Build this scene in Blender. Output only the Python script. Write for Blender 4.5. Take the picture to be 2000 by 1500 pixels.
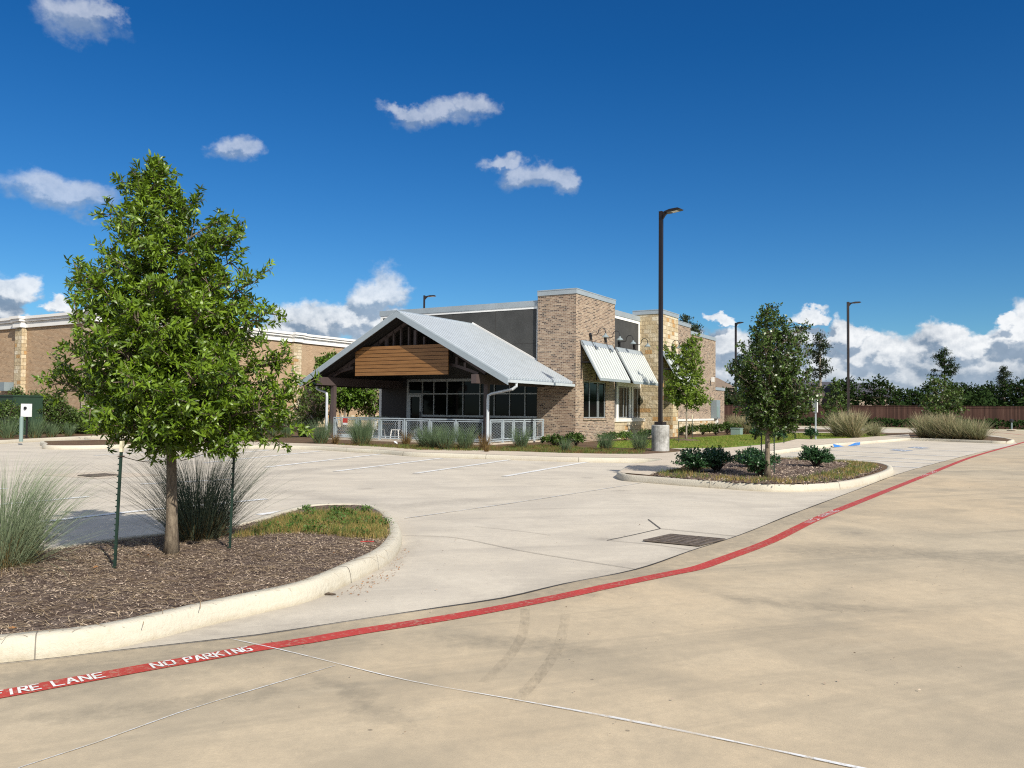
import bpy, bmesh, math, random
import numpy as np
from mathutils import Vector, Matrix
R = math.radians
for o in list(bpy.data.objects):
    bpy.data.objects.remove(o)
SC = bpy.context.scene
COL = SC.collection
# ------------------------------------------------------------------ camera
FPX, PITCH, ROLL, TH, CH = 1583., R(1.81), R(.513), R(30.62), 1.65
_cp, _sp, _cr, _sr = math.cos(PITCH), math.sin(PITCH), math.cos(ROLL), math.sin(ROLL)
fw = np.array([0, _cp, _sp]); _u = np.array([0, -_sp, _cp]); _r = np.array([1., 0, 0])
rt = _cr*_r + _sr*_u; up = -_sr*_r + _cr*_u
CP = np.array([0, 0, CH])
A = np.array([math.sin(TH), math.cos(TH), 0]); B = np.array([-math.cos(TH), math.sin(TH), 0])
ROT = math.pi/2 - TH
def ray(x, y): return fw*FPX + rt*(x-1000) - up*(y-750)
def onz(x, y, z=0.):
    d = ray(x, y); return CP + d*((z-CH)/d[2])
def ona(x, y, c):
    d = ray(x, y); return CP + d*(c/(d@A))
def onb(x, y, c):
    d = ray(x, y); return CP + d*(c/(d@B))
def ab(p): return (float(p@A), float(p@B), float(p[2]))
def W(a, b, z=0.): return A*a + B*b + np.array([0, 0, z])
def ha(x, b, y=790): return float(onb(x, y, b)@A)      # a of a column x on a wall at b
def zb(x, y, b): return float(onb(x, y, b)[2])
def za(x, y, a): return float(ona(x, y, a)[2])
def hb(x, a, y=790): return float(ona(x, y, a)@B)
cam = bpy.data.cameras.new('camera'); co = bpy.data.objects.new('camera', cam); COL.objects.link(co)
cam.sensor_fit = 'HORIZONTAL'; cam.sensor_width = 36; cam.lens = FPX/2000*36
cam.clip_start = .05; cam.clip_end = 5000
M = Matrix(((rt[0], up[0], -fw[0], 0), (rt[1], up[1], -fw[1], 0), (rt[2], up[2], -fw[2], CH), (0, 0, 0, 1)))
co.matrix_world = M
SC.camera = co
# ------------------------------------------------------------------ light
SUN_AZ, SUN_EL = R(147), R(37)
sd = Vector((math.sin(SUN_AZ)*math.cos(SUN_EL), math.cos(SUN_AZ)*math.cos(SUN_EL), math.sin(SUN_EL)))
sl = bpy.data.lights.new('sun', 'SUN'); sl.energy = 5.0; sl.angle = R(.53); sl.color = (1, .93, .82)
so = bpy.data.objects.new('sun', sl); COL.objects.link(so); so.rotation_euler = sd.to_track_quat('Z', 'Y').to_euler()
SC.view_settings.view_transform = 'Standard'; SC.view_settings.look = 'None'
SC.view_settings.exposure = 0.22; SC.view_settings.gamma = 1
SC.cycles.use_denoising = False; SC.cycles.use_adaptive_sampling = False; SC.cycles.filter_width = 1.15
SC.cycles.max_bounces = 6; SC.cycles.transparent_max_bounces = 12
# ------------------------------------------------------------------ world: sky and clouds
wd = bpy.data.worlds.new('World'); SC.world = wd; wd.use_nodes = True
wd.cycles.sampling_method = 'MANUAL'; wd.cycles.sample_map_resolution = 512
nt = wd.node_tree; nt.nodes.clear()
class NB:
    def __init__(s, nt): s.nt = nt
    def n(s, t, **k):
        o = s.nt.nodes.new(t)
        for a, v in k.items(): setattr(o, a, v)
        return o
    def lk(s, i, v):
        if isinstance(v, bpy.types.NodeSocket): s.nt.links.new(v, i)
        elif v is not None:
            try: i.default_value = v
            except Exception: i.default_value = tuple(v)
    def m(s, op, a, b=None, c=None, clamp=False):
        o = s.n('ShaderNodeMath', operation=op); o.use_clamp = clamp
        s.lk(o.inputs[0], a); s.lk(o.inputs[1], b); s.lk(o.inputs[2], c); return o.outputs[0]
    def v(s, op, a, b=None, c=None):
        o = s.n('ShaderNodeVectorMath', operation=op)
        s.lk(o.inputs[0], a); s.lk(o.inputs[1], b); s.lk(o.inputs[2], c)
        return o.outputs['Value'] if op in ('LENGTH', 'DOT_PRODUCT') else o.outputs[0]
    def noise(s, vec, scale, detail=4, rough=.55, dist=0., out='Fac'):
        o = s.n('ShaderNodeTexNoise'); s.lk(o.inputs['Vector'], vec); o.inputs['Scale'].default_value = scale
        o.inputs['Detail'].default_value = detail; o.inputs['Roughness'].default_value = rough
        o.inputs['Distortion'].default_value = dist; return o.outputs[out]
    def mr(s, v, a, b, c=0., d=1., smooth=False):
        o = s.n('ShaderNodeMapRange'); o.interpolation_type = 'SMOOTHSTEP' if smooth else 'LINEAR'
        s.lk(o.inputs[0], v)
        for i, q in enumerate((a, b, c, d)): s.lk(o.inputs[i+1], q)
        return o.outputs[0]
    def mix(s, f, a, b, t='MIX'):
        o = s.n('ShaderNodeMix', data_type='RGBA', blend_type=t); s.lk(o.inputs[0], f)
        for i, q in ((6, a), (7, b)):
            if not isinstance(q, bpy.types.NodeSocket) and len(q) == 3: q = (*q, 1)
            s.lk(o.inputs[i], q)
        return o.outputs[2]
    def ramp(s, f, stops, interp='LINEAR'):
        o = s.n('ShaderNodeValToRGB'); s.lk(o.inputs[0], f); cr = o.color_ramp; cr.interpolation = interp
        while len(cr.elements) < len(stops): cr.elements.new(.5)
        for e, (p, c) in zip(cr.elements, stops): e.position = p; e.color = (*c, 1) if len(c) == 3 else c
        return o.outputs[0]
    def sep(s, v):
        o = s.n('ShaderNodeSeparateXYZ'); s.lk(o.inputs[0], v); return o.outputs
    def comb(s, x, y, z=0.):
        o = s.n('ShaderNodeCombineXYZ')
        for i, q in enumerate((x, y, z)): s.lk(o.inputs[i], q)
        return o.outputs[0]
w = NB(nt)
sky = w.n('ShaderNodeTexSky', sky_type='NISHITA'); sky.sun_disc = False
sky.sun_elevation = SUN_EL; sky.sun_rotation = SUN_AZ; sky.altitude = 0; sky.air_density = 1.0; sky.dust_density = .0; sky.ozone_density = 2.0
hs = w.n('ShaderNodeHueSaturation'); hs.inputs['Saturation'].default_value = 1.3; hs.inputs['Value'].default_value = 1.0
w.lk(hs.inputs['Color'], sky.outputs[0])
tc = w.n('ShaderNodeTexCoord'); sx, sy, sz = w.sep(tc.outputs['Generated'])[:3]
az = w.m('ARCTAN2', sx, sy); el = w.m('ARCSINE', sz)
P2 = w.comb(az, el)
def azel(x, y):
    d = ray(x, y); d = d/np.linalg.norm(d); return math.atan2(d[0], d[1]), math.asin(d[2])
BL = [(860, 228, 120, 34), (925, 215, 55, 36), (800, 215, 60, 22), (470, 290, 62, 30), (1040, 345, 90, 36), (975, 325, 55, 22), (1085, 350, 40, 34), (90, 368, 110, 40), (150, 380, 90, 36),
      (150, 32, 90, 45), (200, 25, 50, 28), (18, 560, 52, 32), (0, 606, 45, 40), (745, 578, 62, 50), (690, 615, 80, 40), (605, 622, 95, 46), (560, 650, 60, 30), (760, 640, 90, 35), (135, 606, 44, 18), (20, 650, 60, 40),
      (1420, 668, 70, 50), (1470, 745, 130, 70), (1565, 650, 46, 34), (1650, 640, 55, 32), (1700, 672, 66, 46), (1600, 735, 150, 75), (1745, 690, 60, 52), (1790, 735, 150, 60), (1845, 655, 58, 44), (1825, 700, 90, 60),
      (1900, 668, 62, 42), (1970, 645, 60, 40), (1930, 720, 130, 66), (2040, 650, 80, 70), (2050, 730, 140, 70), (1725, 765, 420, 36), (2180, 700, 160, 90), (-120, 560, 120, 70), (1590, 604, 62, 16), (1395, 615, 36, 14), (1955, 612, 30, 18)]
wz = w.noise(w.v('MULTIPLY', P2, (1, 1.25, 1)), 22, 5, .6, out='Color')
wz2 = w.noise(P2, 7, 2, .5, out='Color')
warp = w.v('ADD', w.v('MULTIPLY', w.v('SUBTRACT', wz, (.5, .5, .5)), (.075, .055, 0)), w.v('MULTIPLY', w.v('SUBTRACT', wz2, (.5, .5, .5)), (.05, .03, 0)))
def field(p):
    best = None
    for (x, y, rx, ry) in BL:
        y = y+(10 if x > 1380 and 600 < y < 700 else 0); a0, e0 = azel(x, y); kk = .90 if y < 420 else (.90 if x > 1380 and y < 712 else 1.0); ia, ie = FPX/(rx*kk), FPX/(ry*kk)
        l = w.v('LENGTH', w.v('MULTIPLY_ADD', p, (ia, ie, 0), (-a0*ia, -e0*ie, 0)))
        best = l if best is None else w.m('SMOOTH_MIN', best, l, .12)
    return w.m('SUBTRACT', 1., best)
Pw = w.v('ADD', P2, warp)
d1 = field(Pw)
d2 = field(w.v('ADD', Pw, w.v('ADD', (.003, .013, 0), w.v('MULTIPLY', w.v('SUBTRACT', w.noise(P2, 30, 4, .6, out='Color'), (.5, .5, .5)), (.02, .02, 0)))))
alpha = w.mr(w.m('ADD', d1, w.m('MULTIPLY', w.m('SUBTRACT', w.noise(P2, 60, 5, .65), .5), .30)), -.02, w.mr(el, .10, .2, .30, .62), 0., 1., True)
hi = w.mr(w.m('SUBTRACT', d1, d2), -.18, .30, 0., 1., True)
pn = w.noise(P2, 16, 5, .6)
rel = w.m('SUBTRACT', w.noise(P2, 34, 6, .62), w.noise(w.v('ADD', P2, (.002, .006, 0)), 34, 6, .62))
hi = w.m('ADD', w.m('MULTIPLY', hi, w.mr(pn, .3, .62, .5, 1.)), w.m('MULTIPLY', rel, 1.6), clamp=True)
hi = w.m('MULTIPLY', hi, w.mr(el, 0.012, .07, .25, 1.))
small = w.mr(el, .10, .22, 1., .72)          # the higher, thinner scraps of cloud are less bright
ccol = w.mix(hi, w.mix(w.mr(pn, .35, .65), (2.7, 3.7, 5.1), (4.8, 5.9, 7.4)), (12.4, 12.6, 12.8))
ccol = w.mix(small, (6.4, 7.4, 8.9), ccol)
alpha = w.m('MULTIPLY', alpha, w.mr(el, .10, .2, .97, .55))
# broken cloud added to the unseen sky overhead and behind the viewpoint, neutral fill
dirv = tc.outputs['Generated']; hz_ = w.noise(w.v('MULTIPLY', dirv, (1, 1, 2.2)), 2.6, 6, .62, .4)
rest = w.m('MAXIMUM', w.mr(w.m('ABSOLUTE', az), .85, 1.5, 0., 1., True), w.mr(el, .62, .95, 0., 1., True))
alpha = w.m('MAXIMUM', alpha, w.m('MULTIPLY', rest, w.mr(hz_, .36, .62, .15, .95, True)))
skc = w.mix(alpha, w.mix(1., hs.outputs[0], w.mix(w.mr(el, .02, .42, 0., 1.), (.62, .96, 1.26), (.24, .79, 1.18)), 'MULTIPLY'), ccol)
bg = w.n('ShaderNodeBackground'); w.lk(bg.inputs[0], skc); bg.inputs[1].default_value = .066
ow = w.n('ShaderNodeOutputWorld'); w.lk(ow.inputs[0], bg.outputs[0])
# ------------------------------------------------------------------ materials
MATS = {}
def mat(name, col=(.5, .5, .5), rough=.7, metal=0., var=0., vs=3., bump=0., bs=40., spec=.5, fn=None, stretch=None):
    m = bpy.data.materials.new(name); m.use_nodes = True; b = NB(m.node_tree)
    p = m.node_tree.nodes['Principled BSDF']; p.inputs['Roughness'].default_value = rough; p.inputs['Metallic'].default_value = metal
    p.inputs['Specular IOR Level'].default_value = spec
    t = b.n('ShaderNodeTexCoord'); vec = t.outputs['Object']
    if stretch: vec = b.v('MULTIPLY', vec, stretch)
    p.inputs['Base Color'].default_value = (*col, 1)
    if var:
        n1 = b.noise(vec, vs, 5, .6)
        lo = tuple(c*(1-var) for c in col); hi_ = tuple(min(1, c*(1+var)) for c in col)
        b.lk(p.inputs['Base Color'], b.mix(b.mr(n1, .3, .7), lo, hi_))
    if bump:
        bn = b.n('ShaderNodeBump'); bn.inputs['Strength'].default_value = bump; bn.inputs['Distance'].default_value = .02
        b.lk(bn.inputs['Height'], b.noise(vec, bs, 4, .6)); b.lk(p.inputs['Normal'], bn.outputs[0])
    if fn: fn(b, p, vec)
    MATS[name] = m; return m
def leafmat(name, lo, hi, trans=.25, rough=.42, spec=.5, obj=0.):
    m = bpy.data.materials.new(name); m.use_nodes = True; b = NB(m.node_tree)
    p = m.node_tree.nodes['Principled BSDF']; p.inputs['Roughness'].default_value = rough; p.inputs['Specular IOR Level'].default_value = spec
    g = b.n('ShaderNodeNewGeometry'); f = g.outputs['Random Per Island']
    t = b.n('ShaderNodeTexCoord'); nz = b.noise(t.outputs['Object'], 2.2, 3, .6)
    f2 = b.m('ADD', b.m('MULTIPLY', f, .6), b.m('MULTIPLY', b.mr(nz, .35, .65), .4))
    c = b.mix(f2, lo, hi); b.lk(p.inputs['Base Color'], c)
    tr = b.n('ShaderNodeBsdfTranslucent'); b.lk(tr.inputs[0], b.mix(.35, c, hi))
    ms = b.n('ShaderNodeMixShader'); ms.inputs[0].default_value = trans
    b.lk(ms.inputs[1], p.outputs[0]); b.lk(ms.inputs[2], tr.outputs[0])
    b.lk(m.node_tree.nodes['Material Output'].inputs[0], ms.outputs[0]); MATS[name] = m; return m

def chain(pix, w, step=1.0):
    P_ = [onz(x, y)[:2] for x, y in pix]; out = []
    for p, q in zip(P_[:-1], P_[1:]):
        L = np.linalg.norm(q-p); k = max(1, round(L/3.)); a = math.atan2((q-p)[1], (q-p)[0])
        for j in range(k): c = p+(q-p)*(j+.5)/k; out.append((c[0], c[1], a, L/k*.72+.1, w))
    return out
STAINS = chain([(-300, 1376), (0, 1330), (300, 1290), (500, 1256), (700, 1222)], .52)+chain([(1000, 1175), (1340, 1088), (1600, 996), (1860, 900)], .34)+chain([(-200, 1322), (200, 1274), (520, 1196), (700, 1134), (790, 1070)], .16)
for q_, w_ in (([(1560, 1082), (1740, 1076), (1900, 1092), (2030, 1090)], .42), ([(880, 1248), (1010, 1258), (1140, 1272)], .17), ([(1440, 1166), (1560, 1185), (1720, 1192)], .13), ([(120, 1400), (330, 1380), (540, 1350)], .12), ([(490, 930), (620, 915), (760, 905)], .42), ([(560, 960), (760, 990), (960, 975)], .35), ([(640, 1330), (760, 1400)], .1)): STAINS += chain(q_, w_)
def f_lot(base, dark, warm, dirv):
    def fn(b, p, vec):
        v2 = b.v('MULTIPLY', vec, (1, 1, 0))
        n0 = b.noise(v2, .16, 4, .6, .3); n1 = b.noise(v2, 1.1, 6, .65, .4); n2 = b.noise(v2, 9, 5, .7); n3 = b.noise(v2, 55, 3, .6)
        rot = b.n('ShaderNodeVectorRotate'); rot.rotation_type = 'Z_AXIS'; rot.inputs['Angle'].default_value = -dirv
        b.lk(rot.inputs['Vector'], v2)
        st = b.v('MULTIPLY', rot.outputs[0], (.10, 1.1, 0)); ns = b.noise(st, 1.5, 6, .62, .5)
        c = b.mix(b.mr(n0, .35, .65), base, warm)
        c = b.mix(b.mr(n1, .42, .75, 0, .5), c, dark)
        c = b.mix(b.mr(b.noise(v2, .55, 3, .5, .6), .50, .62, 0, .30), c, dark)
        c = b.mix(b.mr(ns, .53, .72, 0, .62), c, dark)
        c = b.mix(b.mr(b.noise(b.v('MULTIPLY', st, (1.3, .7, 1)), 4.2, 5, .65), .57, .72, 0, .38), c, tuple(min(1, x*1.16) for x in base))
        c = b.mix(b.mr(n2, .3, .72, 0, .34), c, dark)
        c = b.mix(b.mr(n3, .38, .66, 0, .34), c, tuple(x*.72 for x in base))
        pw = b.v('ADD', v2, b.v('MULTIPLY', b.v('SUBTRACT', b.noise(v2, 2.2, 5, .65, out='Color'), (.5, .5, .5)), (.9, .45, 0))); best = None
        for (x_, y_, a_, rx, ry) in STAINS:
            ca, sa = math.cos(a_), math.sin(a_); u_ = b.v('SUBTRACT', pw, (x_, y_, 0)); q_ = b.comb(b.v('DOT_PRODUCT', u_, (ca/rx, sa/rx, 0)), b.v('DOT_PRODUCT', u_, (-sa/ry, ca/ry, 0))); l_ = b.v('LENGTH', q_)
            best = l_ if best is None else b.m('MINIMUM', best, l_)
        c = b.mix(b.m('MULTIPLY', b.mr(best, .25, 1.6, .46, 0, True), b.mr(n2, .3, .6, .45, 1.)), c, tuple(x*.80 for x in dark))
        sp = b.n('ShaderNodeTexVoronoi'); sp.inputs['Scale'].default_value = 2.2; b.lk(sp.inputs['Vector'], v2)
        c = b.mix(b.mr(sp.outputs['Distance'], .022, .035, .55, 0), c, (.10, .085, .07))
        sp2 = b.n('ShaderNodeTexVoronoi'); sp2.inputs['Scale'].default_value = .55; b.lk(sp2.inputs['Vector'], b.v('ADD', v2, b.v('MULTIPLY', b.noise(v2, 6, 3, out='Color'), (.3, .3, 0))))
        c = b.mix(b.m('MULTIPLY', b.mr(sp2.outputs['Distance'], .02, .16, .42, 0, True), b.mr(n2, .3, .6)), c, (.16, .14, .12))
        b.lk(p.inputs['Base Color'], c)
        bn = b.n('ShaderNodeBump'); bn.inputs['Strength'].default_value = .35; bn.inputs['Distance'].default_value = .006
        b.lk(bn.inputs['Height'], b.m('ADD', b.noise(v2, 130, 4, .7), b.m('MULTIPLY', n2, .8))); b.lk(p.inputs['Normal'], bn.outputs[0])
    return fn
mat('lot', rough=.85, fn=f_lot((.63, .575, .48), (.37, .335, .285), (.60, .535, .43), R(12)), spec=.25)
mat('road', rough=.85, fn=f_lot((.54, .455, .325), (.23, .205, .16), (.60, .475, .315), R(22)), spec=.25)
mat('walk', (.52, .45, .36), .9, var=.10, vs=1.5, bump=.3, bs=60, spec=.2)
def f_kerb(b, p, vec):
    n1 = b.noise(vec, 3, 5, .65); n2 = b.noise(vec, 14, 5, .7); n0 = b.noise(vec, .3, 2, .5)
    c = b.mix(b.mr(n0, .4, .6), (.55, .515, .42), (.50, .46, .38)); c = b.mix(b.mr(n1, .5, .75, 0, .35), c, (.42, .36, .25)); c = b.mix(b.mr(n2, .62, .78, 0, .5), c, (.25, .2, .13))
    z = b.sep(vec)[2]; dz = b.m('ADD', z, b.m('MULTIPLY', b.m('SUBTRACT', b.noise(vec, 5, 5, .7), .5), .12))
    c = b.mix(b.mr(dz, -.01, .05, .5, 0.), c, (.30, .24, .15)); vs_ = b.noise(b.v('MULTIPLY', vec, (1, 1, .12)), 22, 4, .7); c = b.mix(b.mr(vs_, .55, .75, 0, .28), c, (.36, .30, .2))
    b.lk(p.inputs['Base Color'], c)
    bn = b.n('ShaderNodeBump'); bn.inputs['Strength'].default_value = .8; bn.inputs['Distance'].default_value = .014
    b.lk(bn.inputs['Height'], b.noise(vec, 30, 5, .7)); b.lk(p.inputs['Normal'], bn.outputs[0])
mat('kerb', rough=.85, fn=f_kerb, spec=.25)
def f_paint(c0, wear, worn):
    def fn(b, p, vec):
        n = b.noise(vec, 26, 5, .75); n1 = b.noise(vec, 2.2, 3, .6)
        c = b.mix(b.mr(n1, .35, .7), c0, tuple(x*.8 for x in c0))
        c = b.mix(b.mr(b.noise(b.v('MULTIPLY', vec, (1, .4, 1)), 5, 5, .7), .5, .72, 0, .35), c, tuple(x*.45 for x in c0))
        b.lk(p.inputs['Base Color'], b.mix(b.mr(b.m('ADD', n, b.m('MULTIPLY', n1, .25)), .72-wear, .80-wear, 0, .85), c, worn))
    return fn
mat('red_paint', rough=.6, fn=f_paint((.46, .048, .032), .055, (.38, .2, .14)))
mat('white_paint', rough=.6, fn=f_paint((.82, .82, .80), .05, (.5, .46, .38)))
mat('old_white', rough=.7, fn=f_paint((.66, .67, .68), .12, (.5, .45, .36)))
mat('blue_paint', rough=.6, fn=f_paint((.03, .19, .55), .02, (.4, .42, .45)))
mat('blue_faded', rough=.6, fn=f_paint((.12, .24, .44), .14, (.5, .47, .42)))
mat('joint', (.035, .03, .027), .95, var=.3, vs=8)
mat('joint_soft', (.20, .18, .15), .95, var=.3, vs=8)
def alphamat(name, col, sc, lo, hi_, amax, st=(1, 1, 1)):
    m = bpy.data.materials.new(name); m.use_nodes = True; b = NB(m.node_tree); p = m.node_tree.nodes['Principled BSDF']; p.inputs['Base Color'].default_value = (*col, 1); p.inputs['Roughness'].default_value = .85
    t = b.n('ShaderNodeTexCoord'); v = b.v('MULTIPLY', t.outputs['Object'], st); a = b.m('MULTIPLY', b.mr(b.noise(v, sc, 5, .7), lo, hi_, 0, amax), b.mr(b.noise(v, 1.6, 3, .5), .35, .6, .3, 1.))
    b.lk(p.inputs['Alpha'], a); MATS[name] = m
alphamat('tyre_mark', (.12, .105, .08), 30, .36, .66, .20, (1, .35, 1))
alphamat('sealant', (.74, .76, .78), 16, .30, .50, .95)
def f_mulch(b, p, vec):
    n1 = b.noise(vec, 9, 6, .75); n2 = b.noise(vec, 60, 4, .7); n0 = b.noise(vec, .9, 3, .5)
    c = b.ramp(n1, [(.3, (.075, .05, .04)), (.5, (.24, .18, .145)), (.68, (.40, .32, .26)), (.8, (.54, .46, .37))])
    c = b.mix(b.mr(n2, .35, .7), c, (.04, .022, .016)); c = b.mix(b.mr(n0, .5, .7, 0, .4), c, (.20, .13, .08))
    b.lk(p.inputs['Base Color'], c)
    bn = b.n('ShaderNodeBump'); bn.inputs['Strength'].default_value = 1; bn.inputs['Distance'].default_value = .03
    b.lk(bn.inputs['Height'], b.m('ADD', n1, n2)); b.lk(p.inputs['Normal'], bn.outputs[0])
mat('mulch', rough=.95, fn=f_mulch, spec=.2)
def f_soil(b, p, vec):
    n1 = b.noise(vec, 2.5, 6, .7); n2 = b.noise(vec, 12, 4, .7)
    c = b.ramp(n1, [(.35, (.09, .055, .035)), (.55, (.16, .10, .06)), (.7, (.10, .13, .03))]); c = b.mix(b.mr(n2, .4, .7, 0, .5), c, (.05, .035, .025))
    b.lk(p.inputs['Base Color'], c)
mat('soil', rough=.95, fn=f_soil, spec=.2)
def f_lawn(b, p, vec):
    n1 = b.noise(vec, .9, 5, .65); n2 = b.noise(vec, 16, 4, .7)
    c = b.ramp(n1, [(.3, (.07, .15, .012)), (.5, (.15, .25, .02)), (.72, (.28, .27, .06))]); c = b.mix(b.mr(n2, .4, .7, 0, .5), c, (.05, .09, .015))
    b.lk(p.inputs['Base Color'], c)
mat('lawn', rough=.9, fn=f_lawn, spec=.2)
def f_brick(cols, mortar, bw=.203, bh=.076, mw=.011, dark=.0):
    def fn(b, p, vec):
        uv = b.n('ShaderNodeUVMap').outputs[0]
        k = b.n('ShaderNodeTexBrick'); b.lk(k.inputs['Vector'], uv); k.offset = .5; k.squash = 1
        for i, v in (('Scale', 1), ('Brick Width', bw), ('Row Height', bh), ('Mortar Size', mw), ('Mortar Smooth', .2), ('Bias', 0)): k.inputs[i].default_value = v
        k.inputs['Color1'].default_value = (0, 0, 0, 1); k.inputs['Color2'].default_value = (1, 1, 1, 1); k.inputs['Mortar'].default_value = (.5, .5, .5, 1)
        x, y = b.sep(uv)[:2]
        row = b.m('FLOOR', b.m('DIVIDE', y, bh)); par = b.m('MULTIPLY', b.m('MODULO', b.m('ABSOLUTE', row), 2), .5)
        cl = b.m('FLOOR', b.m('ADD', b.m('DIVIDE', x, bw), par))
        wn = b.n('ShaderNodeTexWhiteNoise'); wn.noise_dimensions = '2D'; b.lk(wn.inputs['Vector'], b.comb(cl, row))
        c = b.ramp(wn.outputs['Value'], cols, 'CONSTANT')
        wn2 = b.n('ShaderNodeTexWhiteNoise'); wn2.noise_dimensions = '2D'; b.lk(wn2.inputs['Vector'], b.comb(b.m('ADD', cl, 77), row))
        c = b.mix(b.m('MULTIPLY', wn2.outputs['Value'], .25), c, (.25, .15, .1), 'MULTIPLY')
        nz = b.noise(vec, 30, 4, .7); c = b.mix(b.mr(nz, .4, .75, 0, .3), c, (.2, .14, .1))
        big = b.noise(vec, .7, 4, .6); c = b.mix(b.mr(big, .45, .75, 0, .2), c, mortar)
        mm = b.mix(b.noise(vec, 4, 3, .6), tuple(q*.85 for q in mortar), mortar)
        b.lk(p.inputs['Base Color'], b.mix(k.outputs['Fac'], c, mm))
        bn = b.n('ShaderNodeBump'); bn.inputs['Strength'].default_value = .8; bn.inputs['Distance'].default_value = .012
        b.lk(bn.inputs['Height'], b.m('ADD', b.m('SUBTRACT', 1., k.outputs['Fac']), b.m('MULTIPLY', nz, .4))); b.lk(p.inputs['Normal'], bn.outputs[0])
    return fn
mat('brick', rough=.85, spec=.25, fn=f_brick([(0, (.29, .20, .145)), (.18, (.38, .28, .20)), (.36, (.225, .155, .11)), (.52, (.45, .345, .25)), (.66, (.32, .225, .165)), (.79, (.055, .042, .040)), (.90, (.11, .08, .07))], (.50, .42, .33)))
mat('shop_brick', rough=.85, spec=.25, fn=f_brick([(0, (.47, .315, .19)), (.3, (.51, .35, .215)), (.55, (.43, .285, .17)), (.8, (.55, .385, .24)), (.95, (.33, .22, .14))], (.53, .42, .29)))
def f_stone(b, p, vec):
    uv = b.n('ShaderNodeUVMap').outputs[0]
    k = b.n('ShaderNodeTexBrick'); b.lk(k.inputs['Vector'], b.v('ADD', uv, b.v('MULTIPLY', b.noise(uv, 2.5, 2, out='Color'), (.02, .012, 0)))); k.offset = .37; k.offset_frequency = 2; k.squash = 1
    for i, v in (('Scale', 1), ('Brick Width', .42), ('Row Height', .235), ('Mortar Size', .009), ('Mortar Smooth', .3), ('Bias', 0)): k.inputs[i].default_value = v
    k.inputs['Color1'].default_value = (0, 0, 0, 1); k.inputs['Color2'].default_value = (1, 1, 1, 1); k.inputs['Mortar'].default_value = (.5, .5, .5, 1)
    x, y = b.sep(uv)[:2]
    row = b.m('FLOOR', b.m('DIVIDE', y, .235)); cl = b.m('FLOOR', b.m('DIVIDE', b.m('ADD', x, b.m('MULTIPLY', row, .155)), .42))
    wn = b.n('ShaderNodeTexWhiteNoise'); wn.noise_dimensions = '2D'; b.lk(wn.inputs['Vector'], b.comb(cl, row)); v = wn.outputs['Value']
    c = b.ramp(v, [(0, (.54, .45, .30)), (.3, (.62, .53, .38)), (.55, (.48, .385, .245)), (.78, (.66, .59, .45)), (.9, (.47, .29, .13))], 'CONSTANT')
    n = b.noise(vec, 9, 5, .7); c = b.mix(b.mr(n, .5, .75, 0, .45), c, (.42, .30, .17)); c = b.mix(b.m('MULTIPLY', k.outputs['Fac'], .8), c, (.36, .28, .18))
    b.lk(p.inputs['Base Color'], c)
    bn = b.n('ShaderNodeBump'); bn.inputs['Strength'].default_value = 1; bn.inputs['Distance'].default_value = .05
    b.lk(bn.inputs['Height'], b.m('ADD', b.m('MULTIPLY', b.m('SUBTRACT', 1., k.outputs['Fac']), .5), b.noise(vec, 7, 5, .65))); b.lk(p.inputs['Normal'], bn.outputs[0])
mat('stone', rough=.9, spec=.2, fn=f_stone)
mat('stucco', (.062, .063, .062), .9, var=.16, vs=1.3, bump=.4, bs=90, spec=.2)
mat('grey_trim', (.17, .165, .16), .7, var=.05)
mat('coping', (.36, .41, .44), .45, metal=.25, var=.08, vs=1.2)
mat('white_trim', (.80, .80, .78), .6, var=.03)
mat('cast_stone', (.78, .74, .66), .8, var=.08, vs=5)
mat('cornice', (.80, .79, .76), .7, var=.05, vs=1)
mat('galv', (.62, .67, .70), .42, metal=.3, var=.07, vs=2.5)
mat('fascia', (.36, .42, .46), .45, metal=.3, var=.06, vs=2)
mat('galv_pan_shade', (.22, .25, .28), .5, metal=.2, var=.10, vs=1.5)  # roof pans darkened: shade between the ribs is put into the colour
mat('awning_pan_shade', (.25, .29, .26), .5, metal=.1, var=.08, vs=3)  # awning pans painted darker than the ribs to stand in for rib shading
mat('awning_metal', (.72, .75, .73), .45, metal=.2, var=.06, vs=3)
mat('rail_metal', (.45, .52, .56), .5, metal=.3, var=.12, vs=5)
mat('steel_brown', (.075, .055, .053), .6, var=.1)
mat('dark_steel', (.016, .014, .015), .6)
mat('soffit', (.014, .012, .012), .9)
mat('alu', (.38, .41, .42), .45, metal=.4)
mat('bronze', (.020, .013, .012), .35, metal=.3, var=.15, vs=3)
mat('black_metal', (.012, .012, .013), .45)
mat('lamp_glass', (.55, .55, .5), .2)
mat('glass', (.004, .005, .005), .05, spec=.2)
mat('grille', (.13, .105, .085), .7, metal=.1, var=.3, vs=10)
def f_wood(b, p, vec):
    x, y, z = b.sep(vec)[:3]
    v = b.comb(b.m('MULTIPLY', y, .5), b.m('MULTIPLY', z, 14)); n = b.noise(v, 2.5, 5, .65)
    c = b.ramp(n, [(.3, (.145, .062, .018)), (.5, (.235, .11, .034)), (.7, (.31, .155, .05))]); b.lk(p.inputs['Base Color'], c)
mat('wood', rough=.55, fn=f_wood)
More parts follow.
